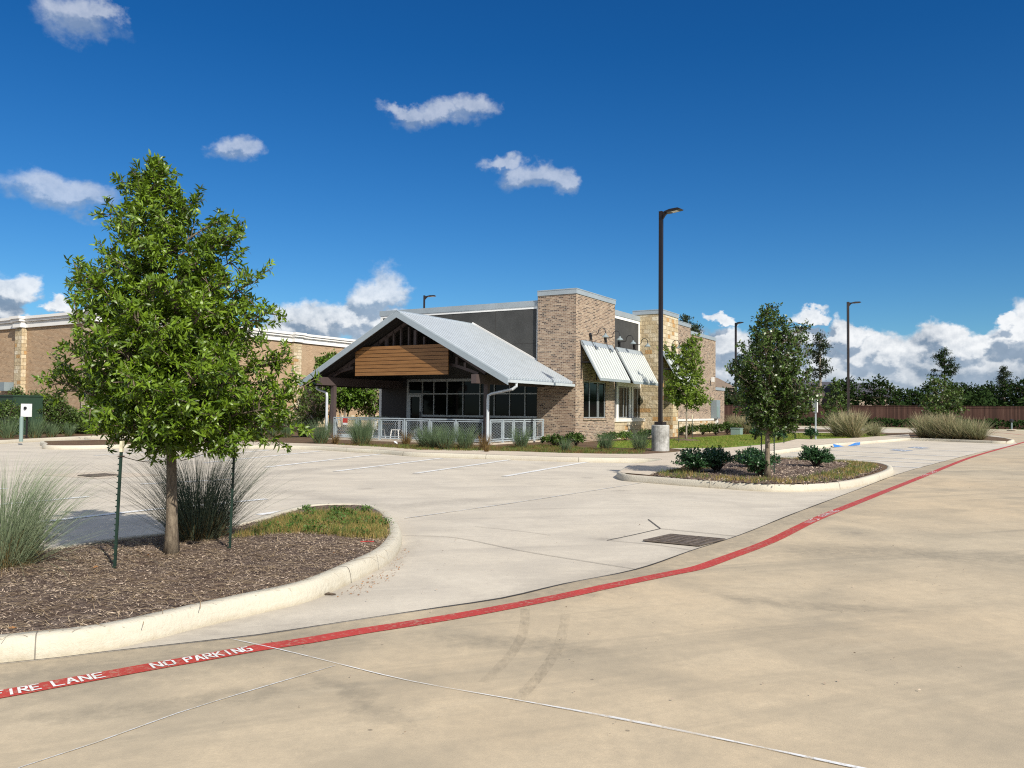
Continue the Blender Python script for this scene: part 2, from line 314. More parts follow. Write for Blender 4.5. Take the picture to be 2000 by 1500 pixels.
def f_fence(b, p, vec):
    x, y, z = b.sep(vec)[:3]
    pl = b.m('FLOOR', b.m('DIVIDE', y, .14)); wn = b.n('ShaderNodeTexWhiteNoise'); wn.noise_dimensions = '1D'; b.lk(wn.inputs['W'], pl)
    c = b.ramp(wn.outputs['Value'], [(0, (.060, .034, .026)), (.5, (.095, .050, .038)), (1, (.135, .078, .058))])
    n = b.noise(b.comb(b.m('MULTIPLY', y, 8), b.m('MULTIPLY', z, .6)), 2.5, 5, .65); c = b.mix(b.mr(n, .4, .7, 0, .55), c, (.05, .026, .02)); b.lk(p.inputs['Base Color'], c)
mat('fence', rough=.85, fn=f_fence, spec=.2)
def f_shingle(b, p, vec):
    n = b.noise(vec, 3, 5, .7); b.lk(p.inputs['Base Color'], b.ramp(n, [(.3, (.035, .035, .045)), (.7, (.075, .075, .09))]))
mat('shingle', rough=.9, fn=f_shingle)
mat('shingle_tan', (.20, .15, .11), .9, var=.15)
mat('house_wall', (.33, .27, .21), .9, var=.12, vs=2)
mat('house_brick', (.10, .075, .065), .9, var=.2, vs=4)
def f_bark(lo, hi):
    def fn(b, p, vec):
        n = b.noise(b.v('MULTIPLY', vec, (1, 1, .35)), 26, 6, .75); n2 = b.noise(vec, 70, 3, .6); n3 = b.noise(vec, 3.5, 3)
        c = b.mix(b.mr(n, .35, .7), lo, hi); c = b.mix(b.mr(n2, .66, .72), c, tuple(min(1, x*1.9) for x in hi)); c = b.mix(b.mr(n3, .5, .7, 0, .35), c, lo)
        b.lk(p.inputs['Base Color'], c)
        bn = b.n('ShaderNodeBump'); bn.inputs['Strength'].default_value = .8; bn.inputs['Distance'].default_value = .012; b.lk(bn.inputs['Height'], n); b.lk(p.inputs['Normal'], bn.outputs[0])
    return fn
mat('bark', rough=.9, fn=f_bark((.085, .065, .048), (.29, .24, .175)), spec=.2)
mat('bark_dark', rough=.9, fn=f_bark((.055, .042, .032), (.13, .10, .075)), spec=.2)
mat('bark_pale', rough=.9, fn=f_bark((.22, .19, .15), (.42, .37, .30)), spec=.2)
mat('stake_green', (.010, .030, .020), .5, var=.2, vs=9)
mat('stake_tip', (.62, .58, .42), .8, var=.2, vs=30)
mat('wire', (.05, .03, .02), .6)
mat('util_green', (.018, .045, .024), .55, var=.15)
mat('plastic_white', (.78, .79, .80), .5)
mat('util_grey', (.22, .27, .29), .5, var=.08)
mat('pipe_green', (.20, .28, .26), .5)
mat('red_sign', (.50, .02, .02), .5)
def f_conc(b, p, vec):
    n = b.noise(vec, 2.6, 6, .7); n2 = b.noise(vec, 14, 5, .7)
    c = b.ramp(n, [(.32, (.14, .135, .12)), (.5, (.34, .34, .32)), (.65, (.52, .52, .50))]); c = b.mix(b.mr(n2, .5, .75, 0, .4), c, (.2, .19, .17)); b.lk(p.inputs['Base Color'], c)
mat('conc_base', rough=.9, fn=f_conc, spec=.2)
leafmat('leaf_main', (.026, .066, .005), (.20, .31, .018), .17, .42, .5)
leafmat('leaf_oak', (.020, .048, .008), (.085, .14, .022), .10, .36, .5)
leafmat('leaf_maple', (.075, .14, .012), (.23, .32, .04), .3, .45)
leafmat('leaf_mid', (.022, .060, .008), (.10, .155, .022), .2, .5)
leafmat('leaf_dark', (.010, .026, .008), (.036, .062, .016), .08, .9, .05)
leafmat('leaf_pine', (.018, .034, .016), (.055, .075, .030), .1, .6, .3)
leafmat('leaf_shrub', (.014, .050, .016), (.055, .13, .040), .12, .35, .5)
leafmat('leaf_myrtle', (.05, .12, .012), (.17, .28, .03), .25, .45)
leafmat('blade_blue', (.13, .19, .10), (.34, .40, .25), .2, .6, .3)
leafmat('blade_dim', (.055, .085, .055), (.15, .19, .12), .15, .6, .3)
leafmat('blade_green', (.06, .11, .05), (.17, .23, .12), .2, .6, .3)
leafmat('blade_tan', (.30, .25, .14), (.50, .43, .28), .2, .7, .2)
leafmat('blade_pale', (.17, .19, .09), (.38, .37, .21), .25, .6, .3)
leafmat('blade_brown', (.12, .075, .03), (.22, .15, .06), .1, .8, .1)
leafmat('turf', (.085, .14, .014), (.25, .29, .05), .25, .6, .3)
leafmat('turf_isl', (.055, .10, .014), (.17, .22, .05), .25, .6, .3)
leafmat('turf_dry', (.22, .17, .06), (.46, .34, .12), .2, .7, .2)
leafmat('weed', (.05, .12, .02), (.12, .2, .04), .25, .5, .3)
leafmat('straw', (.20, .13, .07), (.58, .45, .28), .0, .8, .2)
leafmat('chip', (.07, .046, .035), (.60, .48, .37), .0, .8, .25)
leafmat('dead_leaf', (.22, .09, .03), (.42, .22, .09), .1, .6, .2)
# ------------------------------------------------------------------ mesh helpers
def link(name, me, parent=None):
    o = bpy.data.objects.new(name, me); COL.objects.link(o)
    if parent is not None: o.parent = parent
    return o
def tag(o, label=None, cat=None, group=None, kind=None):
    for k, v in (('label', label), ('category', cat), ('group', group), ('kind', kind)):
        if v: o[k] = v
    return o
def thing(name, label, cat, loc=(0, 0, 0), rz=0., group=None):
    o = bpy.data.objects.new(name, None); o.empty_display_size = .3; COL.objects.link(o)
    o.location = tuple(float(q) for q in loc); o.rotation_euler[2] = rz; return tag(o, label, cat, group)
class MB:
    """collects geometry for ONE mesh object"""
    def __init__(s, off=(0, 0, 0)): s.v = []; s.f = []; s.m = []; s.off = off; s.cm = 0
    def quad_pts(s, pts, faces):
        n = len(s.v); s.v += [tuple(float(c) for c in p) for p in pts]
        for f in faces: s.f.append(tuple(n+i for i in f)); s.m.append(s.cm)
    def box(s, x0, x1, y0, y1, z0, z1):
        if x0 > x1: x0, x1 = x1, x0
        if y0 > y1: y0, y1 = y1, y0
        s.quad_pts([(x0, y0, z0), (x1, y0, z0), (x1, y1, z0), (x0, y1, z0), (x0, y0, z1), (x1, y0, z1), (x1, y1, z1), (x0, y1, z1)],
                   [(0, 3, 2, 1), (4, 5, 6, 7), (0, 1, 5, 4), (1, 2, 6, 5), (2, 3, 7, 6), (3, 0, 4, 7)])
    def bar(s, p, q, w, h=None, upv=(0, 0, 1)):
        h = h or w; p = Vector([float(c) for c in p]); q = Vector([float(c) for c in q]); d = (q-p).normalized(); u = Vector(upv)
        if abs(d.dot(u)) > .98: u = Vector((1, 0, 0))
        r = d.cross(u).normalized(); u = r.cross(d).normalized()
        pts = [c+r*a*w/2+u*b*h/2 for c in (p, q) for a, b in ((-1, -1), (1, -1), (1, 1), (-1, 1))]
        s.quad_pts(pts, [(0, 3, 2, 1), (4, 5, 6, 7), (0, 1, 5, 4), (1, 2, 6, 5), (2, 3, 7, 6), (3, 0, 4, 7)])
    def tube(s, pts, rad, n=8, caps=True):
        pts = [Vector([float(c) for c in p]) for p in pts]; k = len(pts)
        rad = [rad]*k if not hasattr(rad, '__len__') else rad
        base = len(s.v); pu = None
        for i, p in enumerate(pts):
            d = (pts[min(i+1, k-1)]-pts[max(i-1, 0)]).normalized()
            if pu is None: pu = d.cross(Vector((0, 0, 1)) if abs(d.z) < .95 else Vector((1, 0, 0))).normalized()
            pu = (pu-d*pu.dot(d)).normalized(); pv = d.cross(pu)
            for j in range(n):
                t = 2*math.pi*j/n; c = p+pu*math.cos(t)*rad[i]+pv*math.sin(t)*rad[i]; s.v.append(tuple(c))
        for i in range(k-1):
            for j in range(n):
                a = base+i*n+j; b = base+i*n+(j+1) % n; s.f.append((a, b, b+n, a+n)); s.m.append(s.cm)
        if caps:
            s.f.append(tuple(base+j for j in range(n))[::-1]); s.m.append(s.cm)
            s.f.append(tuple(base+(k-1)*n+j for j in range(n))); s.m.append(s.cm)
    def prism(s, poly, z0, z1):
        n = len(poly); pts = [(p[0], p[1], z0) for p in poly]+[(p[0], p[1], z1) for p in poly]
        s.quad_pts(pts, [tuple(range(n))[::-1], tuple(range(n, 2*n))]+[(i, (i+1) % n, n+(i+1) % n, n+i) for i in range(n)])
    def extr(s, prof, axis, c0, c1):
        """profile polygon (u,v=z) extruded along local 'x' or 'y'"""
        n = len(prof)
        mk = (lambda u, z, c: (c, u, z)) if axis == 'x' else (lambda u, z, c: (u, c, z))
        pts = [mk(u, z, c0) for u, z in prof]+[mk(u, z, c1) for u, z in prof]
        s.quad_pts(pts, [tuple(range(n))[::-1], tuple(range(n, 2*n))]+[(i, (i+1) % n, n+(i+1) % n, n+i) for i in range(n)])
    def build(s, name, mats, parent=None, smooth=False, uv=False, label=None):
        me = bpy.data.meshes.new(name)
        o3 = s.off; vs = [(x-o3[0], y-o3[1], z-o3[2]) for x, y, z in s.v]
        me.from_pydata(vs, [], s.f)
        for m in (mats if isinstance(mats, (list, tuple)) else [mats]): me.materials.append(MATS[m])
        if any(s.m): me.polygons.foreach_set('material_index', s.m)
        bm = bmesh.new(); bm.from_mesh(me); bmesh.ops.recalc_face_normals(bm, faces=bm.faces)
        if uv:
            ul = bm.loops.layers.uv.new('UVMap')
            for f in bm.faces:
                nn = f.normal
                for l in f.loops:
                    c = l.vert.co
                    if abs(nn.z) > .7: l[ul].uv = (c.x, c.y)
                    elif abs(nn.x) > abs(nn.y): l[ul].uv = (c.y+.31, c.z)
                    else: l[ul].uv = (c.x, c.z)
        bm.to_mesh(me); bm.free()
        if smooth: me.polygons.foreach_set('use_smooth', [True]*len(me.polygons))
        me.update(); o = link(name, me, parent)
        if label: o['label'] = label
        return o
def sheet(name, poly, z, m, kind='structure', parent=None):
    me = bpy.data.meshes.new(name); me.from_pydata([(float(p[0]), float(p[1]), z) for p in poly], [], [tuple(range(len(poly)))])
    bm = bmesh.new(); bm.from_mesh(me); bmesh.ops.triangulate(bm, faces=bm.faces)
    for f in bm.faces:
        if f.normal.z < 0: f.normal_flip()
    bm.to_mesh(me); bm.free(); me.materials.append(MATS[m]); o = link(name, me, parent)
    if kind: o['kind'] = kind
    return o
def pz(pts, z=0.): return [onz(x, y, z)[:2] for x, y in pts]
def smoothline(pts, step=.15, closed=False):
    pts = [np.array(p[:2], float) for p in pts]; out = []; n = len(pts); rng = range(n if closed else n-1)
    for i in rng:
        g = (lambda k: pts[k % n]) if closed else (lambda k: pts[min(max(k, 0), n-1)])
        p0, p1, p2, p3 = g(i-1), g(i), g(i+1), g(i+2)
        L = np.linalg.norm(p2-p1); k = max(1, int(L/step))
        t0 = 0; t1 = t0+max(np.linalg.norm(p1-p0), 1e-3)**.5; t2 = t1+max(L, 1e-3)**.5; t3 = t2+max(np.linalg.norm(p3-p2), 1e-3)**.5
        for j in range(k):
            t = t1+(t2-t1)*j/k
            a1 = (t1-t)/(t1-t0)*p0+(t-t0)/(t1-t0)*p1; a2 = (t2-t)/(t2-t1)*p1+(t-t1)/(t2-t1)*p2; a3 = (t3-t)/(t3-t2)*p2+(t-t2)/(t3-t2)*p3
            b1 = (t2-t)/(t2-t0)*a1+(t-t0)/(t2-t0)*a2; b2 = (t3-t)/(t3-t1)*a2+(t-t1)/(t3-t1)*a3
            out.append((t2-t)/(t2-t1)*b1+(t-t1)/(t2-t1)*b2)
    if not closed: out.append(pts[-1])
    return out
def normals(pts, closed=False):
    n = len(pts); out = []
    for i in range(n):
        a = pts[(i-1) % n] if closed or i > 0 else pts[i]; b = pts[(i+1) % n] if closed or i < n-1 else pts[i]
        d = b-a; d = d/(np.linalg.norm(d)+1e-9); out.append(np.array([-d[1], d[0]]))
    return out
def strip_pts(mb, pts, wdt, z, wf=None):
    N = normals(pts); n0 = len(mb.v)
    for i, (p, n) in enumerate(zip(pts, N)):
        h = wdt/2*(wf(i) if wf else 1); a = p-n*h; b = p+n*h; mb.v += [(a[0], a[1], z), (b[0], b[1], z)]
    for i in range(len(pts)-1):
        k = n0+2*i; mb.f.append((k, k+2, k+3, k+1)); mb.m.append(mb.cm)
def stripe(name, pix, wdt, z, m, sm=True, step=.2, wf=None):
    pts = pz(pix); pts = smoothline(pts, step) if sm and len(pts) > 2 else [np.array(p) for p in pts]
    mb = MB(); strip_pts(mb, pts, wdt, z, wf); o = mb.build(name, m); o['kind'] = 'structure'; return o, pts
def area(p): return .5*sum(p[i][0]*p[(i+1) % len(p)][1]-p[(i+1) % len(p)][0]*p[i][1] for i in range(len(p)))
def offset(pts, d):
    s = 1 if area(pts) > 0 else -1; N = normals(pts, True); return [p+n*d*s for p, n in zip(pts, N)]
def kerb(name, pts, h=.15, wdt=.16, m='kerb', closed=True):
    prof = [(0, -.02), (.012, h*.55), (.03, h-.02), (.05, h), (wdt-.012, h), (wdt, h-.012), (wdt, 0)]
    s = 1 if area(pts) > 0 else -1; N = normals(pts, True); mb = MB(); k = len(prof); rr = random.Random(5)
    for i, (p, n) in enumerate(zip(pts, N)):
        for j, (d, z) in enumerate(prof): q = p+n*(d+(rr.uniform(-.003, .003) if j else 0))*s; mb.v.append((q[0], q[1], z))
    n = len(pts)
    for i in range(n):
        for j in range(k-1):
            a = i*k+j; b = ((i+1) % n)*k+j; mb.f.append((a, b, b+1, a+1)); mb.m.append(0)
    o = mb.build(name, m, smooth=True); o['kind'] = 'structure'; return o
def inpoly(P, poly):
    x, y = P[:, 0], P[:, 1]; ins = np.zeros(len(P), bool); n = len(poly); j = n-1
    for i in range(n):
        xi, yi = poly[i]; xj, yj = poly[j]
        c = ((yi > y) != (yj > y)) & (x < (xj-xi)*(y-yi)/(yj-yi+1e-12)+xi); ins ^= c; j = i
    return ins
def npmesh(name, V, T, m, parent=None, smooth=False):
    """V (n,3), T (k,3) triangles"""
    me = bpy.data.meshes.new(name); me.vertices.add(len(V)); me.vertices.foreach_set('co', V.astype(np.float32).ravel())
    k = len(T); me.loops.add(3*k); me.loops.foreach_set('vertex_index', T.astype(np.int32).ravel())
    me.polygons.add(k); me.polygons.foreach_set('loop_start', np.arange(0, 3*k, 3, dtype=np.int32))
    try: me.polygons.foreach_set('loop_total', np.full(k, 3, dtype=np.int32))
    except Exception: pass
    if smooth: me.polygons.foreach_set('use_smooth', np.ones(k, bool))
    me.materials.append(MATS[m]); me.update(calc_edges=True); return link(name, me, parent)
def unit(v): return v/(np.linalg.norm(v, axis=-1, keepdims=True)+1e-9)
TM = {'lance': (np.array([(0, 0, 0), (.3, .5, .05), (.3, -.5, .05), (.68, .42, .02), (.68, -.42, .02), (1, 0, -.12)]), np.array([(0, 2, 1), (1, 2, 4), (1, 4, 3), (3, 4, 5)])),
      'diamond': (np.array([(0, 0, 0), (.5, .5, .06), (.5, -.5, .06), (1, 0, -.06)]), np.array([(0, 2, 1), (1, 2, 3)])),
      'tri': (np.array([(0, .5, 0), (0, -.5, 0), (1, 0, 0)]), np.array([(0, 1, 2)]))}
def leaves(name, P, D, N, L, Wd, m, parent=None, tm='lance'):
    P = np.asarray(P); D = unit(np.asarray(D)); N = np.asarray(N); S = unit(np.cross(N, D)); N = np.cross(D, S)
    L = np.broadcast_to(np.asarray(L, float), (len(P),))[:, None, None]; Wd = np.broadcast_to(np.asarray(Wd, float), (len(P),))[:, None, None]
    tv, tt = TM[tm]; t = tv[None]
    V = P[:, None]+D[:, None]*t[..., 0:1]*L+S[:, None]*t[..., 1:2]*Wd+N[:, None]*t[..., 2:3]*L
    k = len(tv); T = tt[None]+(np.arange(len(P))*k)[:, None, None]
    return npmesh(name, V.reshape(-1, 3), T.reshape(-1, 3), m, parent)
def blades(name, P, az_, lean, L, Wd, m, parent=None, droop=1., seg=4, rng=None, twist=None):
    """curved grass blades: base P, heading az, initial lean (rad from vertical), length L"""
    n = len(P); V = np.zeros((n, seg+1, 2, 3)); h = np.stack([np.cos(az_), np.sin(az_), 0*az_], 1); s = np.stack([-np.sin(az_), np.cos(az_), 0*az_], 1)
    if twist is not None: s = unit(s*np.cos(twist)[:, None]+h*np.sin(twist)[:, None])
    p = P.copy(); ang = lean.copy()
    for i in range(seg+1):
        w_ = Wd*(1-(i/seg)**1.6*.93)
        V[:, i, 0] = p-s*w_[:, None]/2; V[:, i, 1] = p+s*w_[:, None]/2
        d = h*np.sin(ang)[:, None]; d[:, 2] += np.cos(ang); p = p+d*(L/seg)[:, None]; ang = ang+droop*(i+.6)/seg/seg*1.6
    base = (np.arange(n)*(seg+1)*2)[:, None]; T = []
    for i in range(seg):
        a = base+2*i; T.append(np.concatenate([a, a+1, a+3], 1)); T.append(np.concatenate([a, a+3, a+2], 1))
    return npmesh(name, V.reshape(-1, 3), np.concatenate(T), m, parent)
#@@PART2
# ================================================================== GROUND
rng = np.random.default_rng(7); rnd = random.Random(11)
g = MB(); g.quad_pts([(-900, -60, -.03), (900, -60, -.03), (900, 1400, -.03), (-900, 1400, -.03)], [(0, 1, 2, 3)])
g.build('ground', 'soil')['kind'] = 'structure'
sheet('parking_lot', [(-70, -6), (30, -6), (75, 10), (75, 100), (-70, 100)], 0., 'lot')
# joint between the lot and the drive
JP = smoothline([np.array([-14, 3.05])]+pz([(0, 1298.5), (200, 1276), (400, 1254), (500, 1242.5), (700, 1212), (860, 1188), (980, 1170), (1100, 1142), (1240, 1114), (1352, 1076), (1442, 1047), (1545, 1006), (1664, 961), (1762, 924), (1836, 903.5), (1918, 883), (1990, 868)]), .25)
rd = [tuple(p) for p in JP]+[tuple(onz(1975, 858)[:2]), tuple(W(70, -.5)[:2]), tuple(W(92, 4)[:2]), tuple(W(92, -90)[:2]), (75, -20), (-14, -20)]
sheet('road', rd, .004, 'road')
mb = MB(); strip_pts(mb, JP, .022, .010, lambda i: .55+.8*abs(math.sin(i*.37)*math.cos(i*.11))); mb.build('expansion_joint', 'joint')['kind'] = 'structure'
# red fire-lane line
RP = [(-420, 1416), (0, 1358.5), (100, 1340), (300, 1303.5), (400, 1286), (500, 1268), (600, 1253), (700, 1235.5), (800, 1220), (900, 1203.5), (1000, 1185), (1100, 1165.5), (1180, 1148), (1316, 1120), (1360, 1111), (1420, 1090), (1500, 1060), (1590, 1016.5), (1692, 975), (1795, 934), (1897, 893.5), (1983, 868.7), (2060, 846)]
RL = smoothline(pz(RP), .12)
mb = MB(); strip_pts(mb, RL, .155, .009); red = mb.build('fire_lane_line', 'red_paint'); red['kind'] = 'structure'
stripe('fire_lane_line', [(1900, 842), (1960, 846), (1990, 849), (2040, 853)], .15, .009, 'red_paint')
# stencilled letters along the red line
GL = {'F': [((0, 0), (0, 1)), ((0.12, 1), (1, 1)), ((.12, .52), (.75, .52))], 'I': [((.5, 0), (.5, 1))], 'R': [((0, 0), (0, 1)), ((.12, 1), (.85, 1)), ((.9, .95), (.9, .6)), ((.85, .5), (.12, .5)), ((.4, .42), (1, 0))],
      'E': [((0, 0), (0, 1)), ((.12, 1), (1, 1)), ((.12, .5), (.8, .5)), ((.12, 0), (1, 0))], 'L': [((0, 0), (0, 1)), ((.12, 0), (1, 0))], 'A': [((0, 0), (.45, 1)), ((.55, 1), (1, 0)), ((.28, .35), (.72, .35))],
      'N': [((0, 0), (0, 1)), ((.06, .95), (.94, .05)), ((1, 0), (1, 1))], 'O': [((0, .15), (0, .85)), ((.12, 1), (.88, 1)), ((1, .85), (1, .15)), ((.88, 0), (.12, 0))],
      'P': [((0, 0), (0, 1)), ((.12, 1), (.9, 1)), ((.95, .95), (.95, .58)), ((.9, .48), (.12, .48))], 'K': [((0, 0), (0, 1)), ((.12, .5), (.95, 1)), ((.3, .58), (1, 0))],
      'G': [((0, .15), (0, .85)), ((.12, 1), (.95, 1)), ((.12, 0), (.9, 0)), ((1, .05), (1, .45)), ((.95, .45), (.55, .45))]}
SARC = np.concatenate([[0], np.cumsum([np.linalg.norm(RL[i+1]-RL[i]) for i in range(len(RL)-1)])]); RLN = normals(RL); RLa = np.array(RL)
def arc_at(px_, py_):
    q = onz(px_, py_)[:2]; i = int(np.argmin(np.linalg.norm(RLa-q, axis=1))); i = min(i, len(RL)-2); d = RL[i+1]-RL[i]; L = np.linalg.norm(d); return SARC[i]+float((q-RL[i])@d)/L
def on_arc(s_, t_):
    i = min(max(np.searchsorted(SARC, s_)-1, 0), len(RL)-2); f = (s_-SARC[i])/(SARC[i+1]-SARC[i]); p = RL[i]*(1-f)+RL[i+1]*f; n = RLN[i]; return p+n*t_
def word(txt, xa, ya, xb, yb, h=.105, th=.015):
    s0, s1 = arc_at(xa, ya), arc_at(xb, yb); n = len(txt); adv = (s1-s0)/n; wl = adv*.68; mb = MB()
    for i, ch in enumerate(txt):
        if ch == ' ': continue
        zk = .0115
        for (u0, v0), (u1, v1) in GL[ch]:
            p0 = on_arc(s0+i*adv+u0*wl, (v0-.5)*h); p1 = on_arc(s0+i*adv+u1*wl, (v1-.5)*h); d = (p1-p0)/np.linalg.norm(p1-p0); nn = np.array([-d[1], d[0]])*th/2
            e = d*th*.3; q = [p0-e-nn, p1+e-nn, p1+e+nn, p0-e+nn]; zk += .0007; mb.quad_pts([(x, y, zk) for x, y in q], [(0, 1, 2, 3)])
    mb.build('lettering', 'white_paint', red)
word('FIRE', -11, 1360, 84, 1343); word('LANE', 103, 1339, 210, 1321); word('NO', 297, 1304, 347, 1295); word('PARKING', 362, 1293, 493, 1269)
word('NO', 1578, 1022, 1598, 1013); word('PARKING', 1603, 1010, 1635, 998); word('FIRE LANE', 1802, 931, 1830, 921)
# white sealant lines, hairline joints
stripe('sealant_line', [(450, 1250), (545, 1270.5), (645, 1295), (800, 1332.5), (1000, 1368.5), (1200, 1405), (1400, 1445), (1660, 1500), (2100, 1590)], .030, .0108, 'sealant', wf=lambda i: min(1, .3+i*.04)*(.45+.65*abs(math.sin(i*.53+1)*math.cos(i*.21))))
stripe('sealant_line', [(655, 1302), (500, 1348), (345, 1396), (185, 1454), (45, 1500), (-120, 1560)], .009, .0085, 'old_white', wf=lambda i: .6+.6*abs(math.sin(i*.9)))
stripe('joint_line', [(786, 1047), (872, 1049), (1032, 1079), (1240, 1112)], .011, .008, 'joint_soft')
stripe('joint_line', [(928, 1029), (1000, 1036), (1076, 1046)], .008, .008, 'joint_soft')
stripe('joint_line', [(1186, 1056), (1230, 1047), (1290, 1033.2)], .016, .008, 'joint')
stripe('joint_line', [(1266, 1015), (1290, 1033.2)], .016, .009, 'joint')
stripe('joint_line', [(1290, 1033.2), (1438, 1048)], .014, .0085, 'joint')
stripe('joint_line', [(1186, 1056), (1290, 1066), (1352, 1076)], .010, .0075, 'joint_soft')
stripe('joint_line', [(790, 1013), (1000, 983), (1256, 943)], .028, .008, 'old_white', wf=lambda i: .6+.5*abs(math.sin(i*.4)))
for q in ([(1026, 1190), (1021, 1240), (990, 1290), (945, 1335)], [(1105, 1200), (1092, 1262), (1055, 1320), (1005, 1375)]):
    stripe('tyre_mark', q, .075, .007, 'tyre_mark')
# parking stripes
for i, q in enumerate([[(184, 890), (300, 883), (414, 875.5)], [(284, 899.5), (526, 879.5)], [(400, 904), (628, 881)], [(518, 913), (744, 887)], [(654, 921), (864, 895)], [(810, 925), (998, 898)], [(984, 931), (1150, 902)],
          [(-60, 992), (0, 986), (172, 970.5)], [(60, 1022.5), (172, 1009), (290, 996.5)], [(275, 946), (330, 943), (450, 936.5)], [(290, 996.5), (420, 985), (520, 975)], [(-40, 957.5), (15, 954.5)], [(505, 1006), (560, 998), (640, 996)]]):
    stripe('parking_line', q, .16, .008, 'white_paint', sm=False)
for q in [[(1500, 898.5), (1799, 914)], [(1500, 889.5), (1823, 905.5)], [(1544, 884), (1847, 900.4)], [(1600, 878.5), (1875, 892.5)], [(1655, 871.5), (1911, 883)]]:
    stripe('parking_line', q, .16, .008, 'white_paint', sm=False)
stripe('parking_line', [(1733, 864), (1900, 871)], .08, .008, 'old_white', sm=False)
for q in [[(1736, 879), (1750, 877.5), (1784, 880.4), (1765, 882)], [(1772, 874), (1790, 872.6), (1817, 875.3), (1796, 876.4)]]:
    P_ = pz(q); o = sheet('disabled_bay_symbol', P_, .008, 'blue_faded')
    c = sum(P_)/4; e1 = (P_[2]-P_[0])/2; e2 = (P_[3]-P_[1])/2; mb = MB()
    ring = [c+e1*(.32*math.cos(t)-.05)+e2*.34*math.sin(t) for t in np.linspace(.6, 5.2, 14)]; strip_pts(mb, ring, .07, .0125)
    strip_pts(mb, [c-e1*.05+e2*.1, c-e1*.05+e2*.62], .08, .0125); strip_pts(mb, [c-e1*.05+e2*.3, c+e1*.3+e2*.28, c+e1*.42-e2*.1], .07, .0128)
    for k in range(8): pass
    mb.build('wheelchair_sign', 'white_paint', o)
# ---------------- drains
def drain(cs, label, nx, ny):
    P_ = [onz(x, y, .0) for x, y in cs]; c = sum(P_)/4
    t = thing('drain_grate', label, 'drain grate', (c[0], c[1], 0), 0, 'storm drain grates in the parking lot')
    mb = MB((c[0], c[1], 0)); e1 = P_[1]-P_[0]; e2 = P_[3]-P_[0]; mb.quad_pts([(p[0], p[1], .009) for p in P_], [(0, 1, 2, 3)]); mb.build('sump', 'joint', t)
    mb = MB((c[0], c[1], 0)); o = P_[0]; z = .017
    for i in range(nx+1): mb.bar(o+e1*i/nx+[0, 0, z], o+e1*i/nx+e2+[0, 0, z], .028, .012)
    for j in range(ny+1): mb.bar(o+e2*j/ny+[0, 0, z+.0015], o+e2*j/ny+e1+[0, 0, z+.0015], .02 if j % 2 else .035, .012)
    mb.build('grating', 'grille', t)
drain([(1258, 1058), (1312, 1046), (1412, 1056), (1364, 1068)], 'black iron storm drain grate beside the red fire lane line', 8, 6)
drain([(152, 929.5), (205, 926), (227, 928.5), (180, 932.5)], 'flat rusty drain grate in the lot behind the left tree stake', 6, 6)
sheet('concrete_patch', pz([(80, 928), (200, 920.5), (330, 928), (190, 935.5)]), .004, 'walk')
# ---------------- islands and building pad
def px_poly(pts, z=0., step=.2): return smoothline(pz(pts, z), step, True)
I1 = smoothline([np.array([-17, 3.6])]+pz([(-200, 1318), (0, 1296), (200, 1272), (400, 1224), (500, 1200), (600, 1176), (700, 1132), (760, 1100), (784, 1068), (780, 1040), (748, 1010), (712, 1001), (660, 1000), (600, 1003), (540, 1018), (470, 1040), (350, 1060), (225, 1074), (107, 1092), (0, 1106), (-200, 1132)])+[np.array([-17, 7.2])], .15, True)
kerb('kerb', I1)
def kerb_joints(pts, every, m='joint_soft'):
    s = 1 if area(pts) > 0 else -1; N = normals(pts, True); acc = 0; mb = MB()
    for i in range(1, len(pts)):
        acc += np.linalg.norm(pts[i]-pts[i-1])
        if acc > every and pts[i][0] > -9:
            acc = 0; p, n = pts[i], N[i]; t = np.array([-n[1], n[0]])*.004; pr = [(-.002, 0), (.010, .085), (.028, .133), (.049, .152), (.15, .152)]
            V = []
            for d, z in pr: q = p+n*d*s; V += [(*(q-t), z), (*(q+t), z)]
            mb.quad_pts(V, [(2*k, 2*k+1, 2*k+3, 2*k+2) for k in range(4)])
    mb.build('kerb_joint', m)['kind'] = 'structure'
kerb_joints(I1, 2.9)
I2 = smoothline(pz([(1203, 933), (1218, 939.5), (1258, 943), (1385, 953), (1508, 960.5), (1610, 958.5), (1672, 951), (1725, 936), (1745, 925), (1738, 917), (1705, 911), (1620, 906)])+[W(27.2, 5.2)[:2], W(30.5, 7.25)[:2]], .2)
PAD = I2+[np.array(p) for p in pz([(1514, 887.5), (1580, 878.5), (1639, 871.5), (1713, 865.5), (1781, 859.6), (1860, 863), (1936, 866), (1973, 867.3), (1982, 863.5), (1965, 859.5), (1900, 852), (1800, 847), (1775, 848), (1738, 849.3), (1706, 846.3), (1680, 843), (1560, 840.5), (1420, 840)])]
PAD += [np.array(W(82, 30)[:2]), np.array(W(95, 70)[:2]), np.array([-95, 70]), np.array([-70, 35])]
PAD += smoothline(pz([(-260, 884), (-100, 874), (0, 867), (105, 861), (240, 855), (330, 857), (400, 862), (440, 871), (466, 876.5), (520, 877), (600, 878), (690, 883.5), (750, 887), (802, 891.5), (900, 895), (1000, 898.5), (1130, 902.5), (1220, 904), (1285, 906), (1262, 912), (1222, 920)]), .4)
kerb('kerb', PAD)
kerb_joints(PAD, 3.0, 'joint')
def surf(name, pts, z, m): return sheet(name, pts, z, m)
surf('planting_bed', offset(PAD, .12), .140, 'soil')
I3 = smoothline(pz([(84, 873), (92, 877.5), (180, 877.5), (300, 873), (425, 870), (420, 864), (330, 861), (225, 864), (91, 867)]), .3, True)
kerb('kerb', I3); surf('planting_bed', offset(I3, .12), .135, 'soil')
zw = .15
PO = offset(PAD, .10); i_h = len(I2); n_f = len(PAD)
